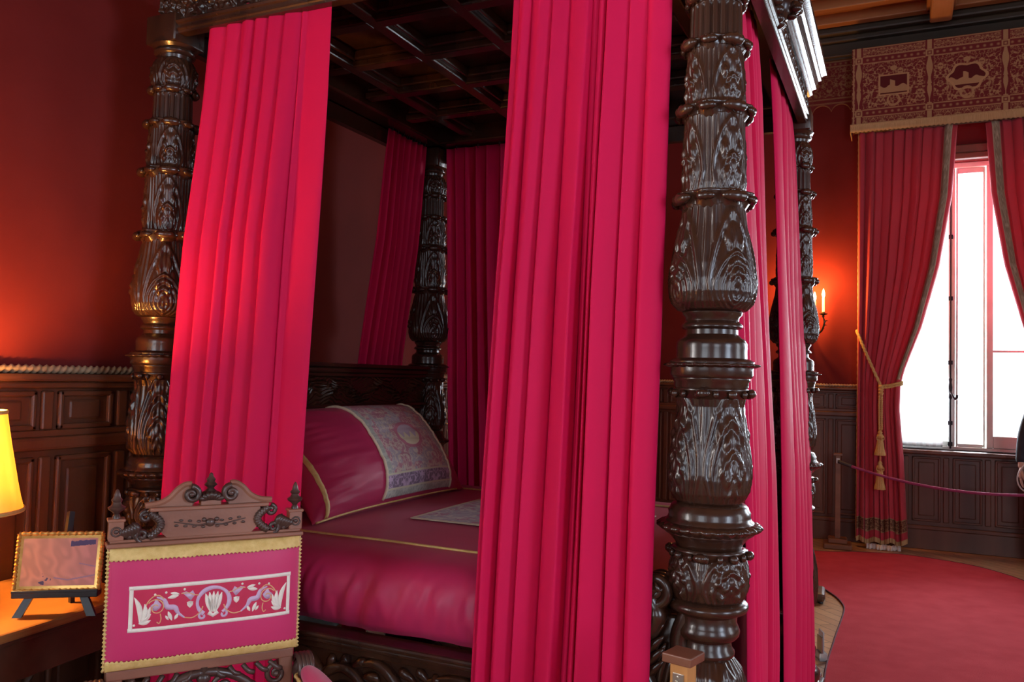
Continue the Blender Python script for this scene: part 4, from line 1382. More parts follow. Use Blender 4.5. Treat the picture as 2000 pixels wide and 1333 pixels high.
# ------------------------------------------------------------------ writing table, lamp, picture on easel
tb = thing('side_table', 'oak table against the panelled wall under the yellow lamp', 'table', (-2.105, -.74, 0), rad(5))
MB().box((-.275, -.52, .752), (.275, .52, .78), .008).build('table_top', MT['tablewood'], tb, smooth=False)
MB().box((-.262, -.507, .735), (.262, .507, .753), .008).build('top_moulding', MT['tabledark'], tb, smooth=False)
fr = MB()
for (a, b) in (((-.245, -.485), (-.225, .485)), ((.225, -.485), (.245, .485)), ((-.245, -.485), (.245, -.465)), ((-.245, .465), (.245, .485))):
    fr.box((*a, .62), (*b, .74), .004)
fr.build('apron', MT['tabledark'], tb, smooth=False)
for sx in (-1, 1):
    for sy in (-1, 1):
        lg = MB().box((sx * .235 - .026, sy * .475 - .026, .60), (sx * .235 + .026, sy * .475 + .026, .74), .004)
        z = np.linspace(.12, .60, 90)[:, None]
        th = np.linspace(0, 2 * PI, 20, endpoint=False)[None, :]
        r = .019 + .008 * np.cos(2 * (th - z * 2 * PI / .14))
        lg.grid(np.stack([sx * .235 + r * np.cos(th), sy * .475 + r * np.sin(th), z + 0 * th], -1), cu=True)
        lg.box((sx * .235 - .026, sy * .475 - .026, .03), (sx * .235 + .026, sy * .475 + .026, .13), .004)
        lg.lathe([(.012, 0), (.024, .008), (.026, .02), (.016, .034)], 20, at=(sx * .235, sy * .475, 0))
        lg.build('leg', MT['tabledark'], tb)
for sx in (-1, 1):
    MB().box((sx * .235 - .014, -.46, .065), (sx * .235 + .014, .46, .10), .004).build('stretcher', MT['tabledark'], tb, smooth=False)

LX, LY = -2.185, -.672
lamp = thing('table_lamp', 'table lamp with glowing yellow silk shade on the oak table', 'lamp', (LX, LY, .78))
MB().lathe([(.075, 0), (.078, .008), (.07, .016), (.04, .022), (.022, .032), (.018, .05), (.035, .08), (.05, .12), (.048, .16), (.03, .20), (.016, .23), (.018, .245), (.010, .26), (.010, .36)], 40).build('lamp_base', MT['brass'], lamp)
sp = [(.172, .30), (.160, .345), (.149, .40), (.138, .46), (.127, .52), (.118, .575), (.112, .618)]
sh = MB().lathe(sp, 72, caps=False)
sh.lathe([(r - .002, z) for r, z in sp], 72, caps=False)
sho = sh.build('lamp_shade', MT['shade'], lamp, angle=180)
tr = MB()
k = np.linspace(0, 2 * PI, 73)[:-1]
for (r, z) in ((.172, .302), (.1715, .308), (.112, .612), (.1125, .617)):
    tr.grid(np.array([[(r + .003 * math.cos(b)) * np.array([math.cos(a), math.sin(a), 0]) + np.array([0, 0, z + .004 * math.sin(b)]) for a in k] for b in np.linspace(0, 2 * PI, 7)[:-1]]), cu=True, cv=True)
tr.build('shade_trim', MT['gold'], sho, angle=180)
hp = MB().tube([(0, -.05, .36), (0, -.058, .46), (0, -.03, .58), (0, 0, .60), (0, .03, .58), (0, .058, .46), (0, .05, .36)], .002, 6)
for a in (0, 2 * PI / 3, 4 * PI / 3): hp.tube([(0, 0, .60), (.111 * math.cos(a), .111 * math.sin(a), .612)], .0018, 6)
hp.tube([(0, 0, .60), (0, 0, .625)], .004, 8)
hp.build('harp', MT['brass'], lamp)
MB().lathe([(.012, .36), (.014, .39), (.028, .43), (.03, .46), (.02, .485), (.004, .494)], 24).build('bulb', MT['bulb'], lamp)

def point(name, loc, power, colour, size):
    d = bpy.data.lights.new(name, 'POINT')
    d.energy, d.color, d.shadow_soft_size = power, colour, size
    o = bpy.data.objects.new(name, d); COL.objects.link(o); o.location = loc
    return o
point('lamp_light', (LX, LY, .78 + .565), 80, (1.0, .46, .11), .03)

ez = thing('display_easel', 'small black wooden easel on the oak table holding the gilt frame', 'easel', (-1.90, -.525, .78), rad(36))
for s in (-1, 1):
    E_ = MB()
    E_.prism([(s * .075 - .012, .062), (s * .075 + .012, .062), (s * .105 + .013, 0), (s * .105 - .013, 0)], lambda x, z: np.array([x, -.05 - (.06 - z) * .25, z]), lambda x, z: np.array([x, -.035 - (.06 - z) * .25, z]))
    E_.build('front_leg', MT['black'], ez, smooth=False)
MB().box((-.122, -.068, .058), (.122, -.022, .075), .003).box((-.122, -.070, .073), (.122, -.062, .082), .002).build('ledge', MT['black'], ez, smooth=False)
MB().tube([(0, -.022, .05), (0, .055, .30)], .012, 4).tube([(0, .05, .27), (0, .10, .0)], .010, 4).build('back_post', MT['black'], ez, smooth=False)

pf_ = thing('picture_frame', 'small gilt frame holding a picture painted with pink glare on the black easel', 'picture frame', (-1.90, -.525, .857), rad(36))
TILT = .17
def fl(x, y, z): return np.array([x, -.052 + y + z * TILT, z])
FW, FH = .120, .168
g = MB()
for k in range(4):
    corners = [(-FW, 0), (FW, 0), (FW, FH), (-FW, FH)]
    a, b = np.array(corners[k]), np.array(corners[(k + 1) % 4])
    q = np.array([fl(*(p[0], 0.0, p[1])) for p in (a + (b - a) * t for t in np.linspace(0, 1, 40))])
    g.tube(q, .0065 * (1 + .22 * np.cos(np.arange(40) * 2.4)), 8)
def inset(mb, i0, i1, y0, y1):
    P = []
    for (i, y) in ((i0, y0), (i1, y1)):
        P.append([fl(-FW + i, y, i), fl(FW - i, y, i), fl(FW - i, y, FH - i), fl(-FW + i, y, FH - i)])
    mb.grid(np.array(P), cu=True)
inset(g, .0, .014, -.004, .000); inset(g, .0, .0, -.004, .010); inset(g, .0, .014, .010, .002)
g.build('frame', MT['giltframe'], pf_, angle=30)
gx, gz = np.meshgrid(np.linspace(-FW + .012, FW - .012, 160), np.linspace(.012, FH - .012, 110))
a_, b_ = (gx + FW) / (2 * FW), gz / FH
w = fbm(a_ * 6 + 2 * b_, b_ * 3, 2)
pic = np.array((.86, .38, .22)) + (np.array((.70, .26, .26)) - np.array((.86, .38, .22))) * np.clip(a_ * 1.1 - .1, 0, 1)[..., None]  # pink glare and reflection on the picture, painted into its colour
pic = pic * (.92 + .10 * np.sin(16 * w + 22 * a_ + 5 * b_))[..., None] + .0
pic = np.where(((a_ > .62) & (a_ < .92) & (np.abs(b_ - .83 - .1 * (a_ - .77)) < .045 + .02 * (fbm(a_ * 30, b_ * 8, 2) - .5)))[..., None], np.array((.09, .05, .16)), pic)
pic = np.where(((fbm(a_ * 22, b_ * 16 + 50, 2) > .60) & (np.hypot((a_ - .34) / .08, (b_ - .2) / .1) < 1))[..., None], np.array((.10, .06, .14)), pic)
pic = np.where(((np.abs(b_ - .18 - .25 * np.abs(a_ - .62)) < .012) & (a_ > .45))[..., None], np.array((.40, .22, .34)), pic)
pic = np.where(((np.abs(b_ - .45 + .3 * (a_ - .8)) < .01) & (a_ > .74))[..., None], np.array((.42, .22, .32)), pic)
MT['picture'] = attr_mat('picture_glare', rough=.6)
MB().grid(np.stack([gx, -.052 + .001 + gz * TILT, gz], -1)).build('picture', MT['picture'], pf_, angle=180, col=pic.reshape(-1, 3), solid=.002)

# ------------------------------------------------------------------ wall sconce with candle bulbs
sc = thing('wall_sconce', 'dark bronze wall sconce with lit candle bulbs left of the window drape', 'sconce', (-.335, 6.6, 2.10))
b = MB()
b.lathe([(.0, -.012), (.05, -.01), (.06, 0), (.05, .01), (.03, .02), (.0, .022)], 28)
V_ = b.v[0]; b.v[0] = np.stack([V_[:, 0], -.012 - V_[:, 2] * .9 - .004, V_[:, 1] * 1.7], 1)
b.build('backplate', MT['bronze'], sc)
for (dx, dy, zc) in ((.128, -.17, .142), (.052, -.24, .105), (-.128, -.17, .142), (-.052, -.24, .105)):
    a = MB()
    q = interp_pts([(0, -.02, 0), (dx * .35, dy * .5, -.055), (dx * .85, dy * .85, -.03), (dx * 1.08, dy * 1.02, .05), (dx, dy, zc - .035)], 26)
    a.tube(q, np.linspace(.012, .007, 26), 8)
    a.ball(q[9], .014, 10, 8)
    for k in range(3): a.tube(interp_pts([q[12 + 3 * k], q[12 + 3 * k] + np.array([dx * .12, 0, .03]), q[12 + 3 * k] + np.array([dx * .28, 0, .028])], 6), [.006, .007, .007, .005, .004, .002], 6)
    a.lathe([(.006, zc - .04), (.014, zc - .03), (.010, zc - .018), (.038, zc - .006), (.042, zc), (.018, zc + .002), (.016, zc + .018), (.0, zc + .018)], 20, at=(dx, dy, 0))
    ao = a.build('arm', MT['bronze'], sc)
    MB().lathe([(.0125, zc + .012), (.0125, zc + .155), (.007, zc + .16)], 16, at=(dx, dy, 0)).build('candle_tube', MT['candle'], ao)
    MB().lathe([(.006, zc + .158), (.013, zc + .175), (.0155, zc + .195), (.010, zc + .222), (.003, zc + .245), (.0005, zc + .25)], 16, at=(dx, dy, 0)).build('flame_bulb', MT['flame'], ao)
for dx in (.09, -.09):
    point('sconce_light', (-.335 + dx, 6.6 - .23, 2.10 + .36), 30, (1.0, .42, .08), .03)

# ------------------------------------------------------------------ window drapes, valance
RZ = np.array([[3.99, .965], [3.959, .96], [3.337, .919], [2.67, .815], [2.096, .667], [1.71, .53], [1.56, .49], [1.32, .483], [.845, .52], [.371, .544], [.087, .558], [0, .56]])[::-1]
LZ = np.array([[4.0, .11], [2.8, .113], [1.56, .116], [.82, .112], [0, .108]])[::-1]
XC = 1.08          # middle of the window

def drape(name, label, mirror, seed):
    u = np.linspace(0, 1, 360)
    f, lat = fold_profile(u, np.array([.07, .17, .26, .36, .48, .56, .66, .76, .86]), seed)
    z = np.linspace(.075, 4.0, 150)
    P = np.zeros((150, 360, 3))
    for i, zz in enumerate(z):
        a, b = np.interp(zz, LZ[:, 0], LZ[:, 1]), np.interp(zz, RZ[:, 0], RZ[:, 1])
        width = b - a
        pinch = math.exp(-((zz - 1.56) / .35) ** 2)
        depth = .075 * (1 - .25 * pinch) + .02 * (zz < 1.4) * min(1, (1.4 - zz) / 1)
        bend = .0
        low = .03 * np.clip((.6 - zz) / .6, 0, 1) * np.sin(u * PI)
        x = a + width * (u + lat * .8)
        y = 6.40 - depth * f - .02 * pinch - low - .006 * np.sin(9 * u + 2.1 * zz)
        P[i] = np.stack([x, y, zz + 0 * u], 1)
    # hem follows the folds a little
    hang = .018 * np.sin(u * 21) 
    P[:, :, 2] += (hang * np.clip(1 - (z - .075) / .5, 0, 1)[:, None])
    def mx(Q):
        Q = Q.copy()
        if mirror: Q[..., 0] = 2 * XC - Q[..., 0]
        return Q
    o = thing('window_drape', label, 'curtain', (XC + (.75 if mirror else -.75), 6.4, 0), 0, 'window drapes')
    # main cloth, leading-edge galloon, hem galloon, fringe are separate strips of the same hang
    cloth_ = wpart(MB().grid(mx(P)), 'drape_cloth', MT['drape'], o, angle=180, solid=.004)
    iu = (u > .885) & (u < .945)
    iz = z > 1.6
    Q = P[iz][:, iu] + np.array([0, -.006, 0])
    uu, zz = np.meshgrid(np.linspace(0, 1, iu.sum()), z[iz])
    m = np.maximum(scrollwork(uu * .5 + .25, zz / .22), ((uu < .12) | (uu > .88)) * 1.0)
    c = np.array((.30, .24, .17)) * (1 - m[..., None]) + np.array((.52, .45, .33)) * m[..., None]
    wpart(MB().grid(mx(Q)), 'edge_galloon', MT['damask'], o, angle=180, col=c.reshape(-1, 3), solid=.002, label='tan woven edge braid')
    iz = (z > .155) & (z < .30)
    zf = np.linspace(.165, .285, 36)
    def resample(zs, dy):
        R_ = np.zeros((len(zs), 360, 3))
        for j in range(3):
            for k in range(360): R_[:, k, j] = np.interp(zs, z, P[:, k, j])
        R_[..., 1] += dy
        return R_
    Q = resample(zf, -.006)
    uu, zz = np.meshgrid(u, zf)
    m = np.maximum(scrollwork(uu * 5, (zz - .165) / .12 * .8), ((zz < .175) | (zz > .275)) * 1.0)
    c = np.array((.13, .045, .03)) * (1 - m[..., None]) + np.array((.38, .27, .14)) * m[..., None]
    wpart(MB().grid(mx(Q)), 'hem_galloon', MT['damask'], o, angle=180, col=c.reshape(-1, 3), solid=.002, label='tan damask band along the hem')
    Q = resample(np.linspace(.078, .125, 8), -.006)
    Q[..., 2] -= .028
    Q[..., 1] -= .002 * np.sin(np.arange(360) * 2.2)
    wpart(MB().grid(mx(Q)), 'hem_fringe', MT['fringe'], o, angle=180, solid=.006, label='gold hem fringe')
    ln = MB()
    t = np.linspace(0, 1, 90)
    q = np.stack([.20 + .30 * t, 6.33 - .03 * np.sin(PI * t) - .02 * np.sin(20 * t), .012 + .0 * t], 1)
    L_ = np.stack([q + np.array([0, 0, .035]), q + np.array([0, -.02, .012]), q + np.array([0, -.035, -.008])])
    L_[..., 1] -= .012 * np.sin(np.arange(90) * .7)
    wpart(ln.grid(mx(L_)), 'lining_edge', MT['white_cloth'], o, angle=180, solid=.004, label='white lining showing on the floor')
    # gold cord down the outer edge
    k = MB().tube(mx(np.stack([P[:, 0, 0] - .002, P[:, 0, 1] - .003, P[:, 0, 2]], 1)), .006 * (1 + .3 * np.cos(np.arange(150) * 2.5)), 6)
    wpart(k, 'edge_cord', MT['fringe'], o, angle=180)
    # tieback with tassels
    tb_ = thing('curtain_tieback', 'gold rope tieback with two tassels round the left window drape' if not mirror else 'gold rope tieback round the right window drape, nearest the visitor', 'tieback', (XC + (.75 if mirror else -.75), 6.3, 1.5), 0, 'curtain tiebacks')
    def rope_tube(mb, pts, r, n=70, tw=1.7):
        q = interp_pts(pts, n)
        mb.tube(mx(q), r * (1 + .22 * np.cos(np.arange(n) * tw)), 8)
    rp = MB()
    for d in (-.010, .010):
        rope_tube(rp, [(.098, 6.47, 2.07), (.112, 6.36, 2.045 + d), (.17, 6.295, 1.90 + d), (.24, 6.275, 1.73 + d), (.325, 6.265, 1.53 + d)], .0105)
        rope_tube(rp, [(.325, 6.265, 1.53 + d), (.40, 6.268, 1.54 + d), (.46, 6.29, 1.557 + d), (.502, 6.34, 1.568 + d), (.50, 6.43, 1.572 + d)], .0105)
        rope_tube(rp, [(.322 + d, 6.258, 1.52), (.320 + d, 6.262, 1.32), (.322 + d, 6.262, 1.12)], .0095)
    for dz in (-.03, .0, .03): rp.ball(mx(np.array([.323, 6.257, 1.50 + dz])), (.024, .02, .020), 12, 8)
    wpart(rp, 'cord', MT['tassel'], tb_, angle=180)
    for (zt, zb_, nm) in ((1.12, .885, 'tassel'), (.83, .565, 'tassel')):
        tt = MB()
        xx = float(mx(np.array([.318, 6.258, 0]))[0])
        zm = zt - .075
        def rel(th, v): return .0035 * np.cos(16 * th) * np.clip(1 - v * .5, 0, 1)
        tt.lathe([(.048, zb_), (.046, zb_ + .02), (.036, zb_ + .06), (.026, zm - .03), (.020, zm - .005)], 64, rel, at=(xx, 6.262, 0), sub=24)
        to = wpart(tt, nm, MT['tassel'], tb_, angle=180)
        hd_ = MB().lathe([(.020, zm - .008), (.031, zm + .01), (.028, zm + .03), (.016, zm + .045), (.022, zm + .055), (.014, zm + .068), (.006, zm + .082)], 28, lambda th, v: .002 * np.cos(12 * th + 9 * v), at=(xx, 6.262, 0))
        for k in range(5):
            a = 2 * PI * k / 5
            ring = np.linspace(0, 2 * PI, 14)
            hd_.tube(np.stack([xx + (.027 + .008 * np.cos(ring)) * math.cos(a), 6.262 + (.027 + .008 * np.cos(ring)) * math.sin(a), zm + .002 + .018 * np.sin(ring)], 1), .0045, 6, caps=False)
        h_ = hd_.build('tassel_head', MT['tassel'], to, angle=180)
    lk = MB().tube(mx(np.array([(.32, 6.26, .90), (.319, 6.26, .82)])), .006, 8)
    wpart(lk, 'link_cord', MT['tassel'], tb_, angle=180)
    return o
drape('window_drape', 'tied-back red drape on the left of the bright window, beside the sconce', False, 31)
drape('window_drape', 'tied-back red drape on the right of the bright window, cut by the picture edge', True, 33)

VX0, VX1, VY, VZ0, VZ1 = .05, 2.02, 6.30, 4.055, 4.82
va = thing('window_valance', 'boxed damask valance with tan tracery over the bright window', 'valance', ((VX0 + VX1) / 2, 6.45, VZ0))
gx, gz = np.meshgrid(np.linspace(VX0, VX1, 760), np.linspace(VZ0, VZ1, 300))
d = VZ1 - gz
m = scrollwork(gx / .34 + .1, gz / .34) * ((d > .16) & (d < .60))
m = np.maximum(m, scrollwork(gx / .16, d / .16) * (((d > .02) & (d < .085)) | (d > .69)))
cols_x = [VX0 + .06, VX0 + .675, VX0 + 1.295, VX1 - .06]
ros = np.clip(1.3 - np.hypot((((gx - VX0) / .055) % 1 - .5), np.minimum(np.abs(d - .125), np.abs(d - .645)) / .055) * 4.2, 0, 1)
m = np.where((np.abs(d - .125) < .032) | (np.abs(d - .645) < .032), ros * .8, m)
m = np.maximum(m, band_lines(d, (.008, .09, .158, .612, .68, .745), .005))
for cx in cols_x:
    wdt = .020 + .008 * np.sin(d * 30) * ((d > .16) & (d < .6)) - .008 * ((d > .42) & (d < .6))
    near = np.abs(gx - cx)
    m = np.where(near < .035, np.where(near < wdt, 1.0, 0.0), m)
    sq = np.maximum(near, np.minimum(np.abs(d - .125), np.abs(d - .645)))
    m = np.where((sq < .034), np.where((np.abs(sq - .026) < .006) | (sq < .009), 1.0, .15), m)
m = np.maximum(m, (np.abs(gx - VX0 - .015) < .005) * 1.0)
base = RED_D * 1.25 * (1 - m[..., None]) + TAN_D * m[..., None]
for i, (a, b) in enumerate(zip(cols_x[:-1], cols_x[1:])):
    cx, cd = (a + b) / 2, .39
    X_, D_ = gx - cx, d - cd
    if i % 2 == 0:
        box = np.maximum(np.abs(X_) / .125, np.abs(D_) / .095)
        ring, ins = (np.abs(box - 1) < .07), box < .93
    else:
        ang = np.arctan2(D_ / .8, X_)
        rr_ = np.hypot(X_ / .15, D_ / .12) / (1 + .09 * np.cos(6 * ang))
        ring, ins = (np.abs(rr_ - 1) < .08), rr_ < .92
    hill = D_ > .012 + .02 * np.sin(X_ * 60) * (fbm(X_ * 20 + i, 0 * X_, 2)) - .05 * (np.abs(X_ + .01) < .022)
    base = np.where(ins[..., None], np.where(hill[..., None] & (D_ < .075)[..., None], TAN_D * 1.05, RED_D * .8), base)
    base = np.where(ring[..., None], TAN_D * 1.15, base)
    crest_ = (np.hypot(X_, (D_ + .16) / .8) < .03) | ((np.hypot(X_, D_ - .15) < .06) & (np.hypot(X_, D_ - .145) > .042))
    base = np.where(crest_[..., None], TAN_D, base)
wpart(MB().grid(np.stack([gx, VY + 0 * gx, gz], -1)), 'front_panel', MT['damask'], va, angle=180, col=base.reshape(-1, 3), solid=.012)
MT['valance_red'] = mat('valance_return_cloth', (.16, .012, .014), (.19, .018, .018), 8, rough=.8)
rt = MB().box((VX0 - .004, VY + .006, VZ0), (VX0 + .010, 6.595, VZ1), .003).box((VX1 - .010, VY + .006, VZ0), (VX1 + .004, 6.595, VZ1), .003).box((VX0, VY + .01, VZ1 - .02), (VX1, 6.595, VZ1 - .004), .003)
wpart(rt, 'side_return', MT['valance_red'], va, smooth=False, label='plain red side return')
uu = np.linspace(0, 1, 900)
def fringe_strip(x_of, y_of):
    P = []
    for k, dz in enumerate((.018, .008, -.004, -.03, -.062)):
        jit = .004 * np.sin(np.arange(900) * 1.9) * (k > 2) + .003 * np.sin(np.arange(900) * .37) * (k > 2)
        bulge = .012 + (.006 if k < 2 else 0)
        P.append(np.stack([x_of(uu), y_of(uu) - bulge, VZ0 + dz + jit], 1))
    return np.array(P)
fg = MB().grid(fringe_strip(lambda t: VX0 - .012 + (VX1 - VX0 + .024) * t, lambda t: VY + 0 * t))
s_ = fringe_strip(lambda t: VX0 - .012 + 0 * t, lambda t: VY + .28 * t)
fg.grid(s_)
wpart(fg, 'fringe', MT['fringe'], va, angle=180, solid=.006, label='gold bullion fringe')
rod = MB().tube([(VX0 + .02, 6.42, 4.03), (VX1 - .02, 6.42, 4.03)], .014, 10)
wpart(rod, 'curtain_rod', MT['bronze'], va)

# net curtain low in the left light of the window
u = np.linspace(0, 1, 160)
zz = np.linspace(.965, 1.62, 20)
Pn = np.array([np.stack([.36 + .50 * u, 6.665 + .014 * np.sin(u * 46 + 1.5 * np.sin(u * 9)) * (1 - .4 * k), np.full(160, z)], 1) for k, z in zip(np.linspace(0, 1, 20), zz)])
no = MB().grid(Pn).build('net_curtain', MT['sheer'], angle=180, solid=.001)
tag(no, 'white net curtain across the bottom of the window beside the left drape', 'net curtain')

# ------------------------------------------------------------------ carpet runner
outer = interp_pts([(-2.3, 5.70), (-1.2, 5.78), (-.225, 5.86), (.16, 6.03), (.50, 6.12), (.79, 6.06), (1.064, 5.94), (1.27, 5.72), (1.42, 5.45), (1.75, 4.6), (1.95, 3.4), (2.0, 1.6), (2.0, -1.0), (2.0, -4.2)], 120)
inner = interp_pts([(-2.3, 4.72), (-1.0, 4.70), (-.40, 4.64), (-.106, 4.49), (.037, 4.27), (.115, 4.05), (.142, 3.86), (.138, 3.50), (.128, 3.10), (.128, 2.35), (.22, 1.2), (.36, .3), (.5, -1.0), (.5, -4.2)], 120)
T_ = np.linspace(0, 1, 20)[:, None, None]
G = outer[None] * (1 - T_) + inner[None] * T_
G3 = np.concatenate([G, np.full(G.shape[:2] + (1,), .009)], -1)
cpt = MB().grid(G3)
cp = thing('carpet_runner', 'curving red carpet runner on the parquet beside the bed', 'carpet', (.9, 4.5, 0))
wpart(cpt, 'carpet_pile', MT['carpet'], cp, angle=180)
ed = MB()
loop = np.concatenate([G[0], G[:, -1][1:], G[-1][::-1][1:], G[::-1, 0][1:-1]])
L0 = np.concatenate([loop, np.full((len(loop), 1), .010)], 1)
L1 = L0.copy(); L1[:, 2] = .0005
cen = loop.mean(0)
ed.grid(np.stack([L0, L1]), cu=True)
for path in (G[0], G[-1]):
    ed.tube(np.concatenate([path, np.full((len(path), 1), .006)], 1), .0065, 6)
wpart(ed, 'bound_edge', MT['carpet_edge'], cp, angle=180)

# ------------------------------------------------------------------ rope barriers
def stanchion(loc, rz, label, oak, cap, base, hi=.89, bh=.15):
    s = thing('rope_stanchion', label, 'stanchion', (loc[0], loc[1], 0), rz, 'rope stanchions')
    b = MB().box((-bh, -bh, .0), (bh, bh, .05), .012).box((-.085, -.085, .05), (.085, .085, .095), .01)
    b.build('base', base, s, smooth=False)
    MB().box((-.0235, -.0235, .09), (.0235, .0235, hi - .022), .003).build('post', oak, s, smooth=False)
    MB().box((-.038, -.038, hi - .022), (.038, .038, hi), .003).build('cap', cap, s, smooth=False)
    p = MB().box((-.0145, -.0265, hi - .095), (.0145, -.0225, hi - .045), .001)
    for z in (hi - .053, hi - .087): p.ball((0, -.028, z), (.0035, .002, .0035), 10, 6)
    po = p.build('hook_plate', MT['metal'], s, smooth=False)
    t = np.linspace(0, PI * 1.35, 18)
    ring = np.stack([0 * t - .002, -.030 - .012 * np.sin(t), hi - .075 + .012 * np.cos(t)], 1)
    MB().tube(ring, .0032, 8).build('hook', MT['metal'], po)
    return s
stanchion((.004, -.30), rad(-14), 'oak rope stanchion with red-brown cap in front of the nearest bed post', MT['pale_oak'], MT['red_cap'], MT['brown_base'], .895, .11)
stanchion((-.045, 6.18), rad(4), 'slim wooden rope stanchion against the panelling left of the window drape', MT['brown_base'], MT['brown_base'], MT['brown_base'], .89, .125)
stanchion((2.30, 5.80), rad(6), 'wooden rope stanchion past the visitor, outside the picture edge', MT['brown_base'], MT['brown_base'], MT['brown_base'])

def sag_rope(name, label, a, b, sag, r, m, col_end=None):
    t = np.linspace(0, 1, 120)
    a, b = np.array(a), np.array(b)
    q = a + (b - a) * t[:, None]
    q[:, 2] -= sag * 4 * t * (1 - t)
    o = MB().tube(q, r * (1 + .06 * np.cos(np.arange(120) * 1.8)), 10).build(name, m, angle=180)
    tag(o, label, 'rope', 'barrier ropes')
    for k in (slice(0, 7), slice(-7, None)):
        MB().tube(q[k], r * 1.35, 10).build('rope_ferrule', MT['rope_dark'], o, angle=180)
    return o
sag_rope('barrier_rope', 'purple barrier rope sagging in front of the window panelling', (-.040, 6.142, .815), (2.275, 5.785, .825), .19, .0125, MT['rope'])
sag_rope('barrier_rope', 'dark grey rope hooked to the oak stanchion in front of the nearest bed post', (-.012, -.357, .805), (-1.15, -1.75, .80), .30, .0125, MT['rope_dark'])

fp = thing('wooden_stand', 'brown wooden base block on the parquet beyond the bed, beside the carpet', 'stand', (-.125, 4.07, 0), rad(4))
MB().box((-.13, -.13, .012), (.13, .13, .075), .022).build('base', MT['tabledark'], fp, smooth=False)
for sx in (-1, 1):
    for sy in (-1, 1): MB().lathe([(.012, 0), (.018, .004), (.016, .014)], 14, at=(sx * .1, sy * .1, 0)).build('foot', MT['iron'], fp)
MB().box((-.025, -.025, .075), (.025, .025, .60), .004).build('post', MT['tabledark'], fp, smooth=False)

# acrylic sign holder on the floor by the far curtain
ah = thing('acrylic_holder', 'small clear acrylic block on the parquet beside the foot-end curtain', 'holder', (.085, 2.72, 0), rad(20))
MB().box((-.022, -.045, .0), (.022, .045, .045), .004).build('base', MT['acrylic'], ah, smooth=False)
MB().box((-.004, -.045, .045), (.004, .045, .16), .002).build('plate', MT['acrylic'], ah, smooth=False)
MB().box((-.012, -.046, .046), (-.006, .046, .13), .002).build('clip', MT['metal'], ah, smooth=False)

# ------------------------------------------------------------------ visitor at the edge of the picture
def skin_mesh(name, joints, edges, m, parent, levels=2):
    me = bpy.data.meshes.new(name)
    me.from_pydata([j[:3] for j in joints], edges, [])
    o = bpy.data.objects.new(name, me); COL.objects.link(o)
    o.parent = parent
    sk = o.modifiers.new('skin', 'SKIN')
    sk.use_smooth_shade = True
    for i, j in enumerate(joints):
        v = me.skin_vertices[0].data[i]
        r = j[3]
        v.radius = r if isinstance(r, tuple) else (r, r)
        v.use_root = (i == 0)
    s = o.modifiers.new('sub', 'SUBSURF'); s.levels = s.render_levels = levels
    me.materials.append(m)
    return o
pr = thing('person', 'person at the picture edge in dark jacket and dark blue trousers, arm hanging', 'person', (1.68, 6.06, 0), rad(-8))
# body: one continuous skin-coloured figure
J = [(0, 0, .93, .115), (0, 0, 1.05, .11), (0, .01, 1.22, .13), (0, .01, 1.36, .11), (0, 0, 1.44, .05), (0, -.01, 1.50, .052),
     (-.15, .01, 1.36, .058), (-.215, .02, 1.12, .045), (-.235, -.02, .93, .034), (-.24, -.045, .85, .028),
     (.15, .01, 1.36, .058), (.215, .02, 1.12, .045), (.235, -.02, .93, .034), (.24, -.045, .85, .028),
     (-.095, 0, .84, .082), (-.10, -.01, .48, .056), (-.105, .01, .09, .038), (-.11, -.12, .035, .034),
     (.095, 0, .84, .082), (.10, -.01, .48, .056), (.105, .01, .09, .038), (.11, -.12, .035, .034)]
Ed = [(0, 1), (1, 2), (2, 3), (3, 4), (4, 5), (3, 6), (6, 7), (7, 8), (8, 9), (3, 10), (10, 11), (11, 12), (12, 13),
      (0, 14), (14, 15), (15, 16), (16, 17), (0, 18), (18, 19), (19, 20), (20, 21)]
body = skin_mesh('body', J, Ed, MT['skin'], pr)
hd = MB()
ph = np.linspace(-PI / 2, PI / 2, 34)[:, None]; th = np.linspace(0, 2 * PI, 48, endpoint=False)[None, :]
hx, hy, hz = np.cos(ph) * np.cos(th), np.cos(ph) * np.sin(th), np.sin(ph) + 0 * th
fx = .073 * (1 - .20 * np.clip(-hz, 0, 1) ** 1.5)
nose = .020 * np.exp(-(hx / .16) ** 2 - ((hz + .12) / .20) ** 2) * (hy < 0)
eyes = -.006 * (np.exp(-((np.abs(hx) - .42) / .16) ** 2 - ((hz - .06) / .12) ** 2)) * (hy < 0)
mouth = .004 * np.exp(-(hx / .30) ** 2 - ((hz + .48) / .09) ** 2) * (hy < 0)
Ph = np.stack([hx * fx, -.02 + hy * .092 - nose - eyes - mouth, 1.585 + hz * .112], -1)
hd.grid(Ph, cu=True)
for s in (-1, 1): hd.ball((s * .074, -.01, 1.58), (.010, .022, .030), 12, 8)
hd.build('head', MT['skin'], body, angle=180)
ey = MB()
for s in (-1, 1): ey.ball((s * .031, -.098, 1.592), (.011, .008, .006), 12, 8)
ey.build('eyes', MT['eye'], body, angle=180)
hr = MB()
Ph2 = np.stack([hx * .083, .004 + hy * .100, 1.60 + hz * .118], -1)
keep = 20
hr.grid(Ph2[15:], cu=True)
hr.tube(interp_pts([(-.06, .05, 1.60), (-.075, .055, 1.50), (-.07, .05, 1.42)], 10), [.035] * 8 + [.028, .012], 10)
hr.tube(interp_pts([(.06, .05, 1.60), (.075, .055, 1.50), (.07, .05, 1.42)], 10), [.035] * 8 + [.028, .012], 10)
hr.tube(interp_pts([(.0, .07, 1.60), (.0, .08, 1.50), (.0, .075, 1.41)], 10), [.055] * 8 + [.045, .02], 12)
hr.build('hair', MT['hair'], body, angle=180)
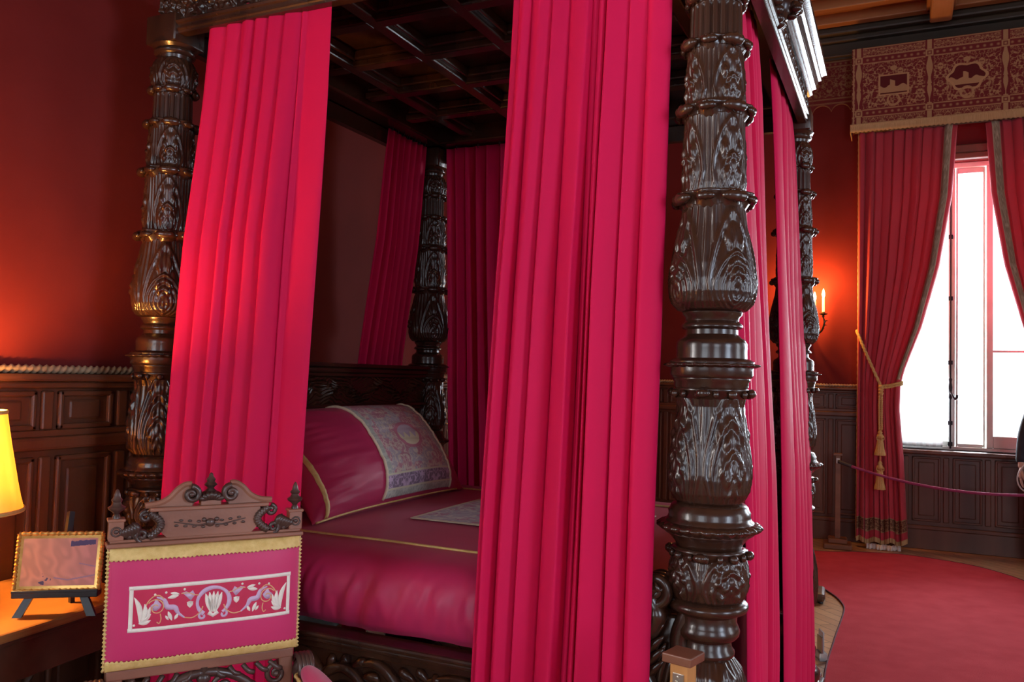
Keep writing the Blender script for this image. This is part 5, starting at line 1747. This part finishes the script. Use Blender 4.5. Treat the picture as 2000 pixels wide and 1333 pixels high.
# clothes follow the body
JJ = [(0, .0, .86, .135), (0, 0, 1.05, .128), (0, .01, 1.22, .148), (0, .01, 1.36, .122), (0, 0, 1.42, .07),
      (-.155, .01, 1.365, .075), (-.218, .02, 1.12, .064), (-.238, -.02, .93, .052), (-.240, -.03, .90, .046),
      (.155, .01, 1.365, .075), (.218, .02, 1.12, .064), (.238, -.02, .93, .052), (.240, -.03, .90, .046)]
skin_mesh('jacket', JJ, [(0, 1), (1, 2), (2, 3), (3, 4), (3, 5), (5, 6), (6, 7), (7, 8), (3, 9), (9, 10), (10, 11), (11, 12)], MT['jacket'], pr)
JT = [(0, 0, .92, .125), (-.098, 0, .82, .098), (-.103, -.01, .48, .074), (-.107, .01, .10, .066), (.098, 0, .82, .098), (.103, -.01, .48, .074), (.107, .01, .10, .066)]
skin_mesh('trousers', JT, [(0, 1), (1, 2), (2, 3), (0, 4), (4, 5), (5, 6)], MT['jeans'], pr)
for s in (-1, 1):
    sh_ = MB()
    sh_.tube([(s * .107, .05, .045), (s * .108, .0, .05), (s * .11, -.08, .042), (s * .112, -.14, .036), (s * .112, -.19, .028)], [.03, .043, .042, .040, .018], 14)
    sh_.box((s * .110 - .040, -.19, .0), (s * .110 + .040, .075, .018), .008)
    sh_.build('shoe', MT['shoe'], pr)
for s in (-1, 1):
    hn = MB()
    hn.tube(interp_pts([(s * .24, -.046, .865), (s * .244, -.052, .82), (s * .244, -.056, .775)], 12), [.024, .028, .031, .034, .036, .037, .037, .036, .035, .033, .03, .024], 14, flat=(0, .55))
    for k in range(4):
        y = -.085 + .021 * k
        ln_ = (.062, .074, .078, .070)[k]
        hn.tube(interp_pts([(s * .244, y + .004, .775), (s * .240, y, .775 - ln_ * .5), (s * .226, y, .775 - ln_)], 9), [.0095, .0098, .0095, .009, .009, .0085, .008, .007, .004], 10)
    hn.tube(interp_pts([(s * .238, -.085, .835), (s * .226, -.108, .80), (s * .216, -.108, .765)], 9), [.013, .013, .012, .011, .010, .010, .009, .008, .005], 10)
    hn.build('hand', MT['skin'], body, angle=180)
stp = MB().tube(interp_pts([(-.215, -.09, .90), (-.262, -.095, .82), (-.266, -.095, .74), (-.23, -.09, .68), (-.17, -.10, .66)], 30), .006, 8)
so = tag(stp.build('shoulder_bag_strap', MT['strap'], angle=180), 'pale bag strap hanging beside the visitor at the picture edge', 'strap')
so.location = (1.68, 6.06, 0); so.rotation_euler = (0, 0, rad(-8))
